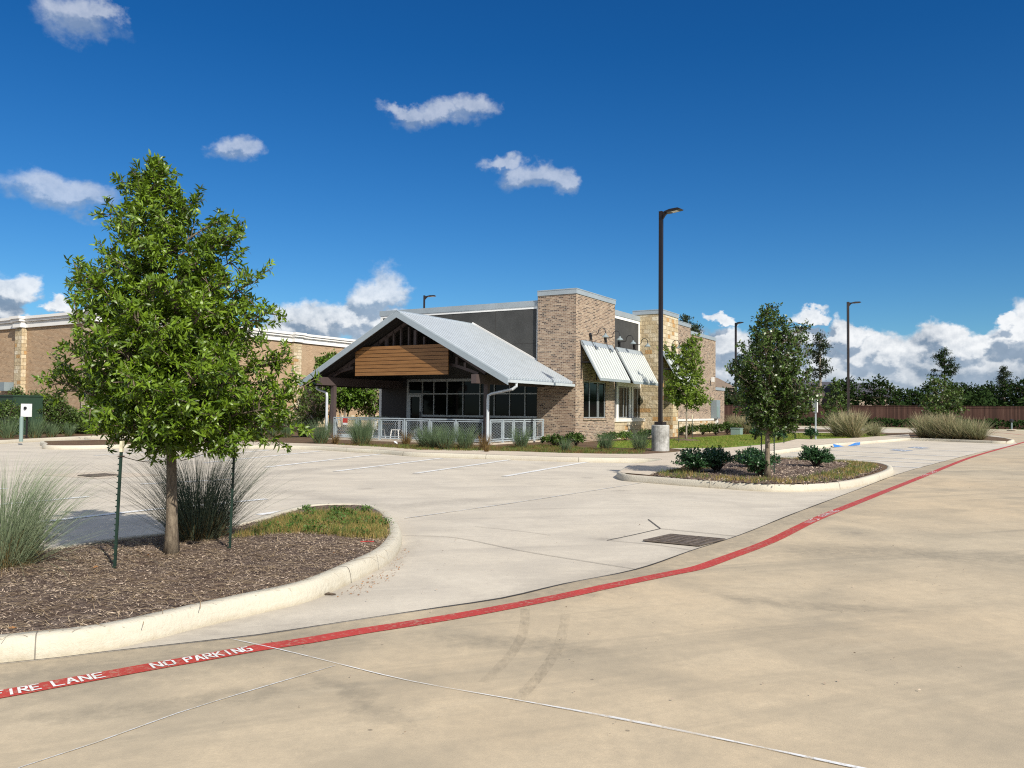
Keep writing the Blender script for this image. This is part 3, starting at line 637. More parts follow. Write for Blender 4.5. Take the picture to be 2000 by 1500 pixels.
def near_i(x, y): q = onz(x, y)[:2]; return int(np.argmin([np.linalg.norm(p-q) for p in PAD]))
ia, ib = near_i(1514, 887.5), near_i(1781, 859.6); ic, id_ = near_i(440, 871), n_f
SW = pz([(400, 856), (466, 862), (600, 866.5), (690, 869), (750, 873), (810, 877.5), (900, 879), (1000, 881.5), (1100, 885), (1180, 886.5), (1260, 887), (1308, 884), (1348, 880), (1310, 876), (1372, 875.5), (1420, 874.6), (1480, 869.5), (1532, 863.8), (1556, 857.8), (1600, 857.3), (1658, 856), (1740, 850.5), (1775, 848)], zw)
SW += [PO[k] for k in range(ib, ia-1, -1)]+[W(30.5, 7.45)[:2], W(27.6, 5.9)[:2]]+pz([(1345, 903), (1328, 914.5), (1268, 928)], zw)+[PO[2], PO[0]]+[PO[k] for k in range(n_f-1, ic-1, -1)]
surf('sidewalk', SW, .156, 'walk')
surf('lawn', pz([(1165, 874), (1240, 874.5), (1308, 875.5), (1372, 875.1), (1420, 874.2), (1480, 869), (1530, 863.4), (1553, 857.4), (1600, 856.9), (1658, 855.6), (1735, 850), (1700, 846), (1560, 845.5), (1440, 849), (1300, 858), (1170, 862)], .15), .150, 'lawn')
surf('path', pz([(1520, 844.6), (1532, 843.3), (1640, 844), (1634, 845.6)], .15), .158, 'walk')
# blue kerb ramp flares
for q in ([(1627, 866.8, .162), (1649, 871.6, .02), (1629, 873.4, .02)], [(1655, 871, .02), (1671.5, 864.2, .162), (1680.5, 863.6, .162), (1679.5, 869.2, .02)]):
    mb = MB(); mb.quad_pts([onz(x, y, z)-A*.03 for x, y, z in q], [tuple(range(len(q)))]); mb.build('kerb_ramp_flare', 'blue_paint')['kind'] = 'structure'
# far kerb, verge in front of the fence
AK = 92.5
mb = MB(); mb.box(AK, AK+.2, -60, 34, 0, .15); mb.off = (0, 0, 0); o = mb.build('kerb', 'kerb'); o.rotation_euler[2] = ROT; o['kind'] = 'structure'
mb = MB(); mb.box(AK+.2, 170, -90, 60, -.02, .13); o = mb.build('verge', 'soil'); o.rotation_euler[2] = ROT; o['kind'] = 'structure'
mb = MB(); mb.box(AK+.25, AK+1.6, -60, 34, .12, .145); o = mb.build('lawn', 'lawn'); o.rotation_euler[2] = ROT; o['kind'] = 'structure'
# mulch surfaces (gentle mounds)
def mound(name, poly, m, cell, hmax, zed=.115, noise=.012, seed=1):
    poly_in = offset(poly, .07); arr = np.array(poly_in); x0, y0 = arr.min(0); x1, y1 = arr.max(0)
    xs = np.arange(x0, x1, cell); ys = np.arange(y0, y1, cell); X, Y = np.meshgrid(xs, ys, indexing='ij')
    r = np.random.default_rng(seed); Pp = np.stack([X.ravel(), Y.ravel()], 1); ins = inpoly(Pp, [tuple(p) for p in poly_in]).reshape(X.shape)
    P1 = np.array(poly_in)[::2]; dist = np.min(np.linalg.norm(Pp[:, None]-P1[None], axis=2), axis=1).reshape(X.shape)
    Z = zed+hmax*np.clip(dist/1.2, 0, 1)**.8+r.normal(0, noise, X.shape)
    V = np.stack([X, Y, Z], -1).reshape(-1, 3); nx, ny = X.shape; idx = np.arange(nx*ny).reshape(nx, ny)
    c = (ins[:-1, :-1] & ins[1:, :-1] & ins[:-1, 1:] & ins[1:, 1:]); a = idx[:-1, :-1][c]; b = idx[1:, :-1][c]; d = idx[1:, 1:][c]; e = idx[:-1, 1:][c]
    o = npmesh(name, V, np.concatenate([np.stack([a, b, d], 1), np.stack([a, d, e], 1)]), m, None, True); o['kind'] = 'structure'
    def hz(x, y):
        i = np.clip(((x-x0)/cell).astype(int), 0, nx-1); j = np.clip(((y-y0)/cell).astype(int), 0, ny-1); return Z[i, j]
    return hz, poly_in
I1v = [p for p in I1]
hz1, in1 = mound('mulch_bed', I1v, 'mulch', .05, .05, .12, .006)
IS2 = smoothline(pz([(1345, 903), (1328, 914.5), (1266, 928.5), (1385, 940), (1508, 947), (1610, 945), (1672, 936), (1722, 920), (1730, 914), (1700, 906), (1620, 901), (1540, 896.5), (1440, 898)], .15), .2, True)
hz2, in2 = mound('mulch_bed', IS2, 'mulch', .07, .06, .15, .008, 2)
def scatter(poly, n, r, xlim=None):
    arr = np.array([tuple(p) for p in poly]); lo, hi_ = arr.min(0), arr.max(0)
    if xlim: lo = np.maximum(lo, xlim[0]); hi_ = np.minimum(hi_, xlim[1])
    out = np.zeros((0, 2))
    while len(out) < n:
        q = r.uniform(lo, hi_, (n*2, 2)); out = np.concatenate([out, q[inpoly(q, [tuple(p) for p in poly])]])
    return out[:n]
def chips(name, poly, hz, n, L, Wd, m, seed, xlim=None, lift=.006, flat=.25, tm='tri'):
    r = np.random.default_rng(seed); P_ = scatter(poly, n, r, xlim); z = hz(P_[:, 0], P_[:, 1]) if hz else np.zeros(n)
    t = r.uniform(0, 6.283, n); D = np.stack([np.cos(t), np.sin(t), r.normal(0, flat, n)], 1); N = np.stack([r.normal(0, .5, n), r.normal(0, .5, n), np.ones(n)], 1)
    V = np.stack([P_[:, 0], P_[:, 1], z+lift], 1); o = leaves(name, V, D, N, L*r.uniform(.5, 1.4, n), Wd*r.uniform(.6, 1.3, n), m, None, tm); o['kind'] = 'stuff'; return o
chips('mulch_chips', in1, hz1, 46000, .032, .0075, 'chip', 3, ((-9, 3), (1, 12)), .008, .35, 'diamond')
def straws(name, poly, hz, n, L, wd, m, seed, xlim=None):
    r = np.random.default_rng(seed); P_ = scatter(poly, n, r, xlim); z = hz(P_[:, 0], P_[:, 1])+.016; t = r.normal(.25, .7, n)
    l = L*r.uniform(.4, 1.3, n); c = r.normal(0, .25, n); V = []; T = []
    pts = []
    for k in range(4):
        s_ = k/3-.5; tt = t+c*s_; pts.append(np.stack([P_[:, 0]+np.cos(tt)*l*s_, P_[:, 1]+np.sin(tt)*l*s_, z+.01*(1-abs(s_)*2)*r.uniform(0, 2, n)], 1))
    nrm = np.stack([-np.sin(t), np.cos(t), 0*t], 1)*wd/2; V = np.stack([np.stack([p-nrm, p+nrm], 1) for p in pts], 1).reshape(-1, 3)
    b = (np.arange(n)*8)[:, None]
    for k in range(3): a = b+2*k; T.append(np.concatenate([a, a+1, a+3], 1)); T.append(np.concatenate([a, a+3, a+2], 1))
    o = npmesh(name, V, np.concatenate(T), m); o['kind'] = 'stuff'; return o
straws('pine_straw', in1, hz1, 6000, .17, .0035, 'straw', 5, ((-9, 3), (1, 12)))
straws('pine_straw', in1, hz1, 260, .5, .005, 'straw', 6, ((-9, 3), (1, 12)))
chips('mulch_chips', in2, hz2, 6000, .05, .03, 'chip', 8, None, .008, .35, 'diamond')
# short grass / weeds on the islands
def turf(name, P_, z, L, wd, m, seed, label=None, lean=.6):
    r = np.random.default_rng(seed); n = len(P_); V = np.stack([P_[:, 0], P_[:, 1], z*np.ones(n)], 1)
    o = blades(name, V, r.uniform(0, 6.283, n), np.abs(r.normal(0, lean, n)), L*r.uniform(.5, 1.3, n), wd*np.ones(n), m, None, .8, 2, twist=r.uniform(0, 3, n)); o['kind'] = 'stuff'; return o
def tufts(poly, n, k, rad, r, xlim=None):
    c = scatter(poly, n, r, xlim); q = np.repeat(c, k, 0)+r.normal(0, rad, (n*k, 2)); return q[inpoly(q, [tuple(p) for p in poly])]
tip = [tuple(p) for p in smoothline(pz([(752, 1050), (762, 1036), (750, 1016), (722, 1003), (660, 999), (590, 1004), (530, 1018), (480, 1040), (455, 1055), (560, 1046), (640, 1047), (700, 1052)], .15), .1, True)]
q = tufts(tip, 230, 34, .05, rng); turf('weedy_grass', q, hz1(q[:, 0], q[:, 1])-.01, .10, .006, 'turf_isl', 21)
q = tufts(tip, 380, 28, .05, rng); turf('weedy_grass', q, hz1(q[:, 0], q[:, 1])-.01, .09, .006, 'turf_dry', 22)
q = tufts(tip, 26, 1, .05, rng)
def weeds(name, q, hzf, m, seed, hgt=.14, nl=16, ls=.022):
    r = np.random.default_rng(seed); n = len(q); P_ = np.repeat(q, nl, 0)+r.normal(0, hgt*.45, (n*nl, 2)); z = np.repeat(hzf(q[:, 0], q[:, 1]), nl)+r.uniform(.02, hgt, n*nl)
    D = r.normal(0, 1, (n*nl, 3)); N = r.normal(0, .5, (n*nl, 3))+[0, 0, 1]; o = leaves(name, np.stack([P_[:, 0], P_[:, 1], z], 1), D, N, ls*2, ls, m, None, 'diamond'); o['kind'] = 'stuff'
weeds('weeds', np.concatenate([q, np.repeat(pz([(715, 1003)], .15), 3, 0), np.repeat(pz([(600, 1003)], .15), 3, 0)]), hz1, 'weed', 4, .11, 40)
e2 = [tuple(p) for p in offset(IS2, .15)]; rim = [tuple(p) for p in offset(IS2, .9)]
q = tufts(e2, 460, 24, .07, rng); q = q[~inpoly(q, rim)]; turf('weedy_grass', q, hz2(q[:, 0], q[:, 1])-.01, .11, .010, 'turf_isl', 23)
q = tufts(e2, 620, 22, .07, rng); q = q[~inpoly(q, rim)]; turf('weedy_grass', q, hz2(q[:, 0], q[:, 1])-.01, .10, .010, 'turf_dry', 24)
LW = [tuple(p) for p in pz([(1180, 873.5), (1308, 875.2), (1420, 874), (1530, 863), (1553, 857), (1658, 855.4), (1735, 850), (1700, 847), (1560, 846.5), (1440, 850), (1300, 859), (1190, 863)], .15)]
q = scatter(LW, 26000, rng); turf('lawn_grass', q, .15, .075, .014, 'turf', 25, lean=.5)
q = tufts(LW, 500, 12, .15, rng); turf('lawn_grass', q, .15, .07, .014, 'turf_dry', 26)
def flat(z): return lambda x, y: np.full(len(x), z)
bed = [tuple(p) for p in pz([(640, 868), (760, 874.5), (820, 879.5), (1000, 882), (1100, 885.3), (1180, 886.8), (1255, 887), (1262, 880), (1160, 876), (1060, 869), (960, 873), (800, 870)], .15)]
q = tufts(bed, 420, 26, .08, rng); turf('weedy_grass', q, .14, .10, .012, 'turf_isl', 27)
q = tufts(bed, 330, 24, .08, rng); turf('weedy_grass', q, .14, .10, .012, 'blade_brown', 28)
# ================================================================== RESTAURANT
A0, B0 = 34.45, 16.9
OFF = (A0, B0, .15)
bld = thing('restaurant_building', 'empty single storey brick and stucco restaurant with a metal gabled patio roof', 'building', W(A0, B0, .15), ROT)
def mbb(): return MB(OFF)
Z0 = .10
# brick tower at the corner
T1 = 39.05
wa, wb_ = ha(1140, 16.9), ha(1183.5, 16.9)        # tower window
wz0, wz1 = 1.27, 3.06
m = mbb()
m.box(A0, T1, 18.95, 18.98, Z0, 7.18)
m.quad_pts([(A0, 16.9, Z0), (A0, 18.98, Z0), (A0, 18.98, 7.18), (A0, 16.9, 7.18)], [(0, 1, 2, 3)])
m.quad_pts([(T1, 16.9, Z0), (T1, 18.98, Z0), (T1, 18.98, 7.18), (T1, 16.9, 7.18)], [(3, 2, 1, 0)])
for a, b, c, d in ((A0, wa, Z0, 7.18), (wb_, T1, Z0, 7.18), (wa, wb_, Z0, wz0), (wa, wb_, wz1, 7.18)):
    m.quad_pts([(a, 16.9, c), (b, 16.9, c), (b, 16.9, d), (a, 16.9, d)], [(0, 1, 2, 3)])
for q in ([(wa, 16.9, wz0), (wa, 17.02, wz0), (wa, 17.02, wz1), (wa, 16.9, wz1)], [(wb_, 16.9, wz0), (wb_, 17.02, wz0), (wb_, 17.02, wz1), (wb_, 16.9, wz1)],
          [(wa, 16.9, wz1), (wb_, 16.9, wz1), (wb_, 17.02, wz1), (wa, 17.02, wz1)], [(wa, 16.9, wz0), (wb_, 16.9, wz0), (wb_, 17.02, wz0), (wa, 17.02, wz0)]):
    m.quad_pts(q, [(0, 1, 2, 3)])
m.box(wa-.06, wb_+.06, 16.85, 17.0, wz0-.1, wz0-.005)
m.build('brick_tower', 'brick', bld, uv=True)
def coping(a0, a1, b0, b1, z0, z1, name='coping'):
    m = mbb(); m.box(a0-.035, a1+.035, b0-.035, b1, z0, z1); m.box(a0-.05, a1+.05, b0-.05, b1, z1-.03, z1+.012)
    return m.build(name, 'coping', bld)
coping(A0, T1, B0, 18.98, 7.182, 7.43)
def window(a0, a1, b, z0, z1, mull, name='window', fm='alu', fr=.05):
    """glazed window facing -b"""
    m = mbb()
    m.box(a0, a0+fr, b-.03, b+.03, z0, z1); m.box(a1-fr, a1, b-.03, b+.03, z0, z1); m.box(a0+fr, a1-fr, b-.03, b+.03, z0, z0+fr); m.box(a0+fr, a1-fr, b-.03, b+.03, z1-fr, z1)
    for x in mull: m.box(x-.025, x+.025, b-.028, b+.028, z0+fr, z1-fr)
    o = m.build(name, fm, bld)
    m = mbb(); m.quad_pts([(a0+fr, b, z0+fr), (a1-fr, b, z0+fr), (a1-fr, b, z1-fr), (a0+fr, b, z1-fr)], [(0, 1, 2, 3)]); m.build('pane', 'glass', o)
window(wa, wb_, 16.98, wz0, wz1, [ha(1150.5, 16.98), ha(1168.5, 16.98), ha(1166, 16.98)])
# stucco body
BS, AS = 17.2, 34.62
m = mbb(); m.box(AS, 57.4, 19.0, 28.9, Z0, 6.6); m.box(T1+.01, 46.2, BS, 18.99, Z0, 6.6); m.build('stucco_wall', 'stucco', bld)
m = mbb()
m.box(AS-.02, AS+.1, 19.0, 28.92, 6.6, 6.72); m.box(AS-.02, AS+.2, 28.78, 28.95, .15, 6.6); m.box(AS-.03, AS+.1, 18.99, 19.10, 3.2, 6.6)
m.box(T1+.01, 43.2, BS-.03, BS+.1, 6.56, 6.72); m.box(43.05, 43.2, BS-.03, BS+.05, 3.3, 6.56)
m.build('white_band', 'white_trim', bld)
m = mbb(); m.box(AS-.05, 57.45, 18.99, 28.98, 6.722, 7.0); m.box(T1, 46.1, BS-.06, 18.985, 6.722, 7.0); m.build('coping', 'coping', bld)
m = mbb()
for b_ in (21.5, 24.1, 26.7): m.box(AS-.004, AS, b_-.008, b_+.008, 3.4, 6.6)
m.box(AS-.004, AS, 19.1, 28.8, 4.9, 4.914); m.build('control_joint', 'joint', bld)
# stone portal
pa0, pa1, pb = 43.2, 45.95, 15.85
dz = 2.95; da0, da1 = 43.45, ha(1314, 15.85)
m = mbb()
m.box(pa0, da0, pb, BS+.3, Z0, 7.1); m.box(da1, pa1, pb, BS+.3, Z0, dz); m.box(da0, pa1, pb, BS+.3, dz, 7.1)
m.build('stone_portal', 'stone', bld, uv=True)
coping(pa0, pa1, pb, BS+.4, 7.102, 7.34)
# stone plinth, sill and white window bay
x0, x1 = T1+.01, 43.2
m = mbb(); m.box(x0, x1-.002, BS-.32, BS-.01, Z0, 1.06); m.box(45.96, 57.2, 16.85, 17.0, Z0, 1.02); m.build('stone_plinth', 'stone', bld, uv=True)
m = mbb(); m.box(x0-.02, x1-.004, BS-.38, BS-.01, 1.062, 1.24); m.box(45.97, 57.2, 16.80, 17.0, 1.022, 1.15); m.build('sill', 'cast_stone', bld)
bz = BS-.06
zt = 3.05
for xa, xb_, mu in ((1207.5, 1228.5, (1217, 1222.5)), (1236.5, 1256.5, (1244.5, 1251))):
    window(ha(xa, bz), ha(xb_, bz), bz, 1.26, zt-.12, [ha(q, bz) for q in mu])
m = mbb()
for xa, xb_ in ((1204, 1207.3), (1228.7, 1231.3), (1233.7, 1236.3), (1256.7, 1258.6), (1263.8, 1267)): m.box(ha(xa, bz-.03), ha(xb_, bz-.03), bz-.05, bz+.055, 1.24, zt-.1)
m.box(ha(1204, bz), 43.18, bz-.05, bz+.055, zt-.1, zt+.12)
m.build('window_surround', 'white_trim', bld)
for xa, xb_ in ((1201, 1204), (1231.3, 1233.7), (1258.6, 1263.8)): m = mbb(); m.box(ha(xa, bz), ha(xb_, bz), bz-.02, bz+.05, 1.24, zt-.1); m.build('grey_panel', 'grey_trim', bld)
# entrance door in the portal
db = 16.75
d0, d1 = da0+.01, da1-.01; dm = ha(1305, db)
m = mbb()
for a in (d0, d1-.07): m.box(a, a+.07, db-.04, db+.04, .15, dz-.01)
m.box(d0+.07, d1-.07, db-.04, db+.04, 2.32, 2.42); m.box(d0+.07, d1-.07, db-.04, db+.04, dz-.08, dz-.01)
dfr = m.build('door_frame', 'alu', bld)
m = mbb(); m.quad_pts([(d0+.07, db, 2.42), (d1-.07, db, 2.42), (d1-.07, db, dz-.08), (d0+.07, db, dz-.08)], [(0, 1, 2, 3)]); m.build('pane', 'glass', dfr)
for a, b_, hx in ((d0+.075, dm-.003, dm-.13), (dm+.003, d1-.075, dm+.13)):
    m = mbb(); m.box(a, a+.06, db-.03, db+.03, .17, 2.31); m.box(b_-.06, b_, db-.03, db+.03, .17, 2.31); m.box(a+.06, b_-.06, db-.03, db+.03, .17, .36); m.box(a+.06, b_-.06, db-.03, db+.03, 2.24, 2.31)
    dr_ = m.build('door', 'alu', bld)
    m = mbb(); m.quad_pts([(a+.06, db, .36), (b_-.06, db, .36), (b_-.06, db, 2.24), (a+.06, db, 2.24)], [(0, 1, 2, 3)]); m.build('pane', 'glass', dr_)
    m = mbb(); m.tube([(hx, db-.03, 1.0), (hx, db-.13, 1.02), (hx, db-.13, 1.38), (hx, db-.03, 1.4)], .018, 6); m.build('handle', 'white_trim', dr_)
# brick wing to the right
m = mbb(); s1, s2 = 51.7, 57.4
m.box(pa1+.01, s1, 17.0, 28.8, Z0, 7.12); m.box(s1+.001, s2, 17.02, 28.8, Z0, 6.7); m.build('brick_wing', 'brick', bld, uv=True)
coping(pa1+.05, s1, 17.0, 28.85, 7.122, 7.36); m = mbb(); m.box(s1+.05, s2+.04, 16.98, 28.85, 6.702, 6.94); m.build('coping', 'coping', bld)
m = mbb(); m.box(s2+.01, 60.6, 17.3, 24, Z0, 3.2); m.build('brick_annex', 'brick', bld, uv=True)
m = mbb(); m.box(s2+.01, 60.65, 17.25, 24.05, 3.202, 3.42); m.build('coping', 'coping', bld)
ca = ha(1387, 17.0); m = mbb(); m.tube([(ca, 16.99, 3.85), (ca, 16.9, 3.85)], .05, 8); m.box(ca-.07, ca+.07, 16.72, 16.9, 3.72, 4.05); m.build('security_light', 'white_trim', bld)
ea, eb = ha(1391.5, 16.9), ha(1404, 16.7)
m = mbb(); m.box(ea, eb, 16.6, 17.0, 1.15, 2.45); m.box(eb+.01, eb+.2, 16.72, 17.3, 1.5, 2.1); o = m.build('electrical_cabinet', 'util_grey', bld)
m = mbb(); m.box(ea+.05, ea+.35, 16.57, 16.598, 1.25, 2.0); m.build('cabinet_door', 'pipe_green', o); m = mbb(); m.box((ea+eb)/2, (ea+eb)/2+.15, 16.68, 16.9, .15, 1.149); m.box((ea+eb)/2+.4, (ea+eb)/2+.46, 16.75, 16.85, .15, 1.149); m.build('conduit', 'white_trim', o)
# awnings
def awning(a0, a1, bw, zt_, zb_, pr_=1.03, lbl=None):
    th = .05; b1 = bw-.04; b2 = bw-pr_
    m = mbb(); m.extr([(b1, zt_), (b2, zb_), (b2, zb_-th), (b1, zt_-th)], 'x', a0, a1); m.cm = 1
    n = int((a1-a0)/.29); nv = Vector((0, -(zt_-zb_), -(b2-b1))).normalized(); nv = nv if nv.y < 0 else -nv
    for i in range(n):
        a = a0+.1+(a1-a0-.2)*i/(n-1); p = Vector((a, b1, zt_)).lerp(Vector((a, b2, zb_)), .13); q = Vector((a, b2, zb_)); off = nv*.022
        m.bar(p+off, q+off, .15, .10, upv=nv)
    o = m.build('awning', ['awning_pan_shade', 'awning_metal'], bld, label=lbl)
    m = mbb(); m.bar((a0, b1-.02, zt_-.01), (a1, b1-.02, zt_-.01), .05, .1)
    p0 = Vector((0, b1, zt_)); p1 = p0.lerp(Vector((0, b2, zb_)), .12)
    m.quad_pts([(a0-.02, p0.y-.03, p0.z+.03), (a1+.02, p0.y-.03, p0.z+.03), (a1+.02, p1.y-.045, p1.z+.02), (a0-.02, p1.y-.045, p1.z+.02)], [(0, 1, 2, 3)])
    for a in (a0-.05, a1+.01): m.extr([(b1, zt_+.03), (b2-.03, zb_+.02), (b2-.03, zb_-.08), (b1, zt_-.12)], 'x', a, a+.04)
    m.box(a0, a1, b2-.05, b2-.002, zb_-.09, zb_+.03)
    m.build('edge_trim', 'coping', o)
    m = mbb()
    for a in (a0+.04, (a0+a1)/2, a1-.04): m.bar((a, bw-.03, zb_+.75), (a, bw-.03, zt_-.1), .05); m.bar((a, bw-.03, zb_+.8), (a, b2+.42, zb_+.8), .05); m.bar((a, bw-.03, zb_), (a, bw-.03, zb_+.75), .04)
    m.bar((a0, bw-.05, zb_+.8), (a1, bw-.05, zb_+.8), .05); m.build('bracket', 'dark_steel', o)
    return o
AW = [(34.95, 38.56, 16.9, 4.97, 3.15), (39.10, 42.6, 16.9, 4.93, 3.13), (43.2, 46.4, 15.83, 4.95, 3.2)]
AWO = [awning(*q) for q in AW]
m = mbb()
m.box(38.98, 42.6, 16.88, 17.19, 4.70, 4.95); m.build('awning_ledger', 'dark_steel', AWO[1])
def wall_lamp(a, bw, z=5.33):
    m = mbb(); m.tube([(a, bw, z), (a, bw-.05, z)], .11, 10); m.box(a-.05, a+.05, bw-.1, bw-.02, z-.22, z)
    pts = [(a, bw-.05, z), (a, bw-.38, z+.0), (a, bw-.46, z+.1)]+[(a, bw-.64+.19*math.cos(t), z+.14+.19*math.sin(t)) for t in np.linspace(.1, math.pi, 9)]+[(a, bw-.83, z+.02)]
    m.tube(pts, .02, 6); o = m.build('wall_lamp', 'black_metal', bld)
    m = mbb(); m.tube([(a, bw-.83, z+.05), (a, bw-.83, z-.02), (a, bw-.83, z-.04), (a, bw-.83, z-.12), (a, bw-.83, z-.13)], [.05, .06, .11, .17, .17], 14); m.build('shade', 'util_grey', o)
    m = mbb(); m.bar((a, bw-.06, z-.2), (a, bw-.35, z-.75), .022); m.build('tie_rod', 'black_metal', o)
for x, y in ((1152, 655), (1181, 662), (1218, 668), (1247, 673)): wall_lamp(ha(x, 16.9, y), 16.9 if x < 1200 else BS-.01)
for x, y in ((1299, 681), (1312, 684)): wall_lamp(ha(x, pb, y), pb, 5.3)
# ---------------- patio
AP, BL0, BR0 = 29.41, 27.45, 18.66
m = mbb(); m.box(29.15, AS, 18.35, 27.8, .12, .20); m.build('patio_slab', 'walk', bld)
# storefront on the patio
sb0, sb1 = 18.99, 27.0
mull = [hb(x, AS-.03, 769) for x in (825.5, 848, 874, 905, 938, 966, 996, 1026)]
m = mbb(); fb = AS-.05
m.box(fb-.03, AS-.002, sb1-.12, sb1, .2, 3.22); m.box(fb-.03, AS-.002, sb0, sb1-.12, 3.08, 3.22); m.box(fb-.02, AS-.002, sb0, sb1-.12, 2.41, 2.47); m.box(fb-.05, AS-.002, sb0, mull[0], 1.24, 1.34)
for q in mull: m.box(fb-.025, AS-.002, q-.022, q+.022, 1.34, 3.08)
sf = m.build('storefront', 'alu', bld)
m = mbb(); m.quad_pts([(AS-.012, sb0, 1.34), (AS-.012, mull[0], 1.34), (AS-.012, mull[0], 3.08), (AS-.012, sb0, 3.08)], [(0, 1, 2, 3)]); m.quad_pts([(AS-.012, mull[0], 2.47), (AS-.012, sb1-.12, 2.47), (AS-.012, sb1-.12, 3.08), (AS-.012, mull[0], 3.08)], [(0, 1, 2, 3)]); m.build('pane', 'glass', sf)
m = mbb()
m.box(fb-.05, AS-.004, mull[0]+.03, mull[0]+.15, .2, 2.4); m.box(fb-.05, AS-.004, sb1-.26, sb1-.13, .2, 2.4); m.box(fb-.05, AS-.004, mull[0]+.15, sb1-.26, 2.28, 2.4); m.box(fb-.05, AS-.004, mull[0]+.15, sb1-.26, .2, .5)
pd = m.build('patio_door', 'alu', bld); m = mbb(); m.quad_pts([(AS-.02, mull[0]+.15, .5), (AS-.02, sb1-.26, .5), (AS-.02, sb1-.26, 2.28), (AS-.02, mull[0]+.15, 2.28)], [(0, 1, 2, 3)]); m.build('pane', 'glass', pd)
m = mbb(); m.box(fb-.1, fb-.06, mull[0]+.07, mull[0]+.1, 1.0, 1.5); m.build('handle', 'dark_steel', pd)
m = mbb(); m.box(AS-.012, AS-.002, sb0, mull[0], .2, 1.24); m.box(AS-.012, AS-.002, sb1+.002, 28.76, .2, 3.3); m.build('dark_panel', 'dark_steel', bld)
# posts, beams, truss
for b_ in (BL0, BR0):
    m = mbb(); m.box(AP-.10, AP+.10, b_-.10, b_+.10, .15, 2.74); m.box(AP-.14, AP+.14, b_-.14, b_+.14, .15, .2); m.build('post', 'steel_brown', bld)
    m = mbb(); m.quad_pts([(28.38, b_-.13, 3.12), (28.38, b_+.13, 3.12), (28.38, b_+.13, 2.74), (28.38, b_-.13, 2.74)]+[(34.6, b_-.13, 3.12), (34.6, b_+.13, 3.12), (34.6, b_+.13, 2.74), (34.6, b_-.13, 2.74)],
        [(0, 1, 2, 3), (4, 7, 6, 5), (0, 4, 5, 1), (1, 5, 6, 2), (2, 6, 7, 3), (3, 7, 4, 0)]); m.build('eave_beam', 'steel_brown', bld)
RB, RZ, ER, EL_, EZ = 22.87, 6.0, 17.05, 28.72, 2.93
sl_ = (RZ-EZ)/(RB-ER)
def roofz(b_): return RZ-sl_*abs(b_-RB)
RA0, RA1 = 28.45, 34.58
for nm, e, a1 in (('roof', ER, 34.43), ('roof', EL_, RA1)):
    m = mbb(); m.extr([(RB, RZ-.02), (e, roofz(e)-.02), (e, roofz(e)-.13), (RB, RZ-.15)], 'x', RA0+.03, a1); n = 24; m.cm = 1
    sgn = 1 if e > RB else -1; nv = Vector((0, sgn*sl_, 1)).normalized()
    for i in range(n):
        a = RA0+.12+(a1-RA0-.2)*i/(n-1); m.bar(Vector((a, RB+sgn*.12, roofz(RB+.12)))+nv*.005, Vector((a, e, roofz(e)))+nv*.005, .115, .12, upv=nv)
    rf = m.build(nm, ['galv_pan_shade', 'galv'], bld)
    m = mbb(); m.extr([(RB, RZ+.015), (e+sgn*.02, roofz(e)+.0), (e+sgn*.02, roofz(e)-.27), (RB, RZ-.27)], 'x', RA0-.02, RA0+.028); m.build('rake_fascia', 'fascia', rf)
    m = mbb(); m.extr([(RB, RZ-.155), (e-sgn*.02, roofz(e)-.135), (e-sgn*.02, roofz(e)-.20), (RB, RZ-.23)], 'x', RA0+.04, a1-.01)
    for i in range(9):
        a = RA0+.35+(a1-RA0-.5)*i/8; m.bar((a, RB+sgn*.15, RZ-.30), (a, e-sgn*.25, roofz(e-sgn*.25)-.26), .05, .12)
    m.build('soffit', 'soffit', rf)
    m = mbb(); m.box(RA0, a1, e+sgn*.01, e+sgn*.13, roofz(e)-.17, roofz(e)-.05); m.build('gutter', 'galv', rf)
m = mbb(); m.extr([(RB-.2, roofz(RB-.2)+.05), (RB, RZ+.06), (RB+.2, roofz(RB+.2)+.05), (RB+.2, roofz(RB+.2)+.02), (RB, RZ+.03), (RB-.2, roofz(RB-.2)+.02)], 'x', RA0-.02, AS-.01); m.build('ridge_cap', 'fascia', bld)
m = mbb(); m.bar((34.58, RB, RZ+.05), (34.58, 18.99, roofz(18.99)+.05), .06, .12); m.build('wall_flashing', 'white_trim', bld)
# gable truss
m = mbb(); aT = 29.35
for x, y0, y1, wd_ in ((740.5, 664, 678, .09), (755.5, 650, 676, .17), (769.5, 640, 676, .08), (783.5, 630, 676, .08), (799, 639, 674, .08), (811.5, 645, 674, .15), (829, 658, 672, .08)):
    b_ = hb(x, aT, y1); m.box(aT-.05, aT+.05, b_-wd_/2, b_+wd_/2, za(x, 678, aT), min(za(x, y0, aT), roofz(b_)-.3))
for x, y0, y1 in ((668, 717, 725), (683.5, 706, 720), (892.5, 697, 715), (909, 708, 720)):
    b_ = hb(x, aT, y1); m.box(aT-.05, aT+.05, b_-.06, b_+.06, za(x, y1, aT), min(za(x, y0, aT), roofz(b_)-.3))
pL = [(aT, hb(x, aT, y), za(x, y, aT)) for x, y in ((643, 735), (655, 729), (672, 723), (691, 718))]
pR = [(aT, hb(x, aT, y), za(x, y, aT)) for x, y in ((878, 711), (900, 717), (920, 724), (935, 730))]
for P_ in (pL, pR):
    for p, q in zip(P_[:-1], P_[1:]): m.bar(p, q, .1, .13)
m.bar((aT, BL0, 3.2), (aT, RB, roofz(RB)-.36), .1, .14); m.bar((aT, BR0, 3.2), (aT, RB, roofz(RB)-.36), .1, .14)
m.build('gable_truss', 'steel_brown', bld)
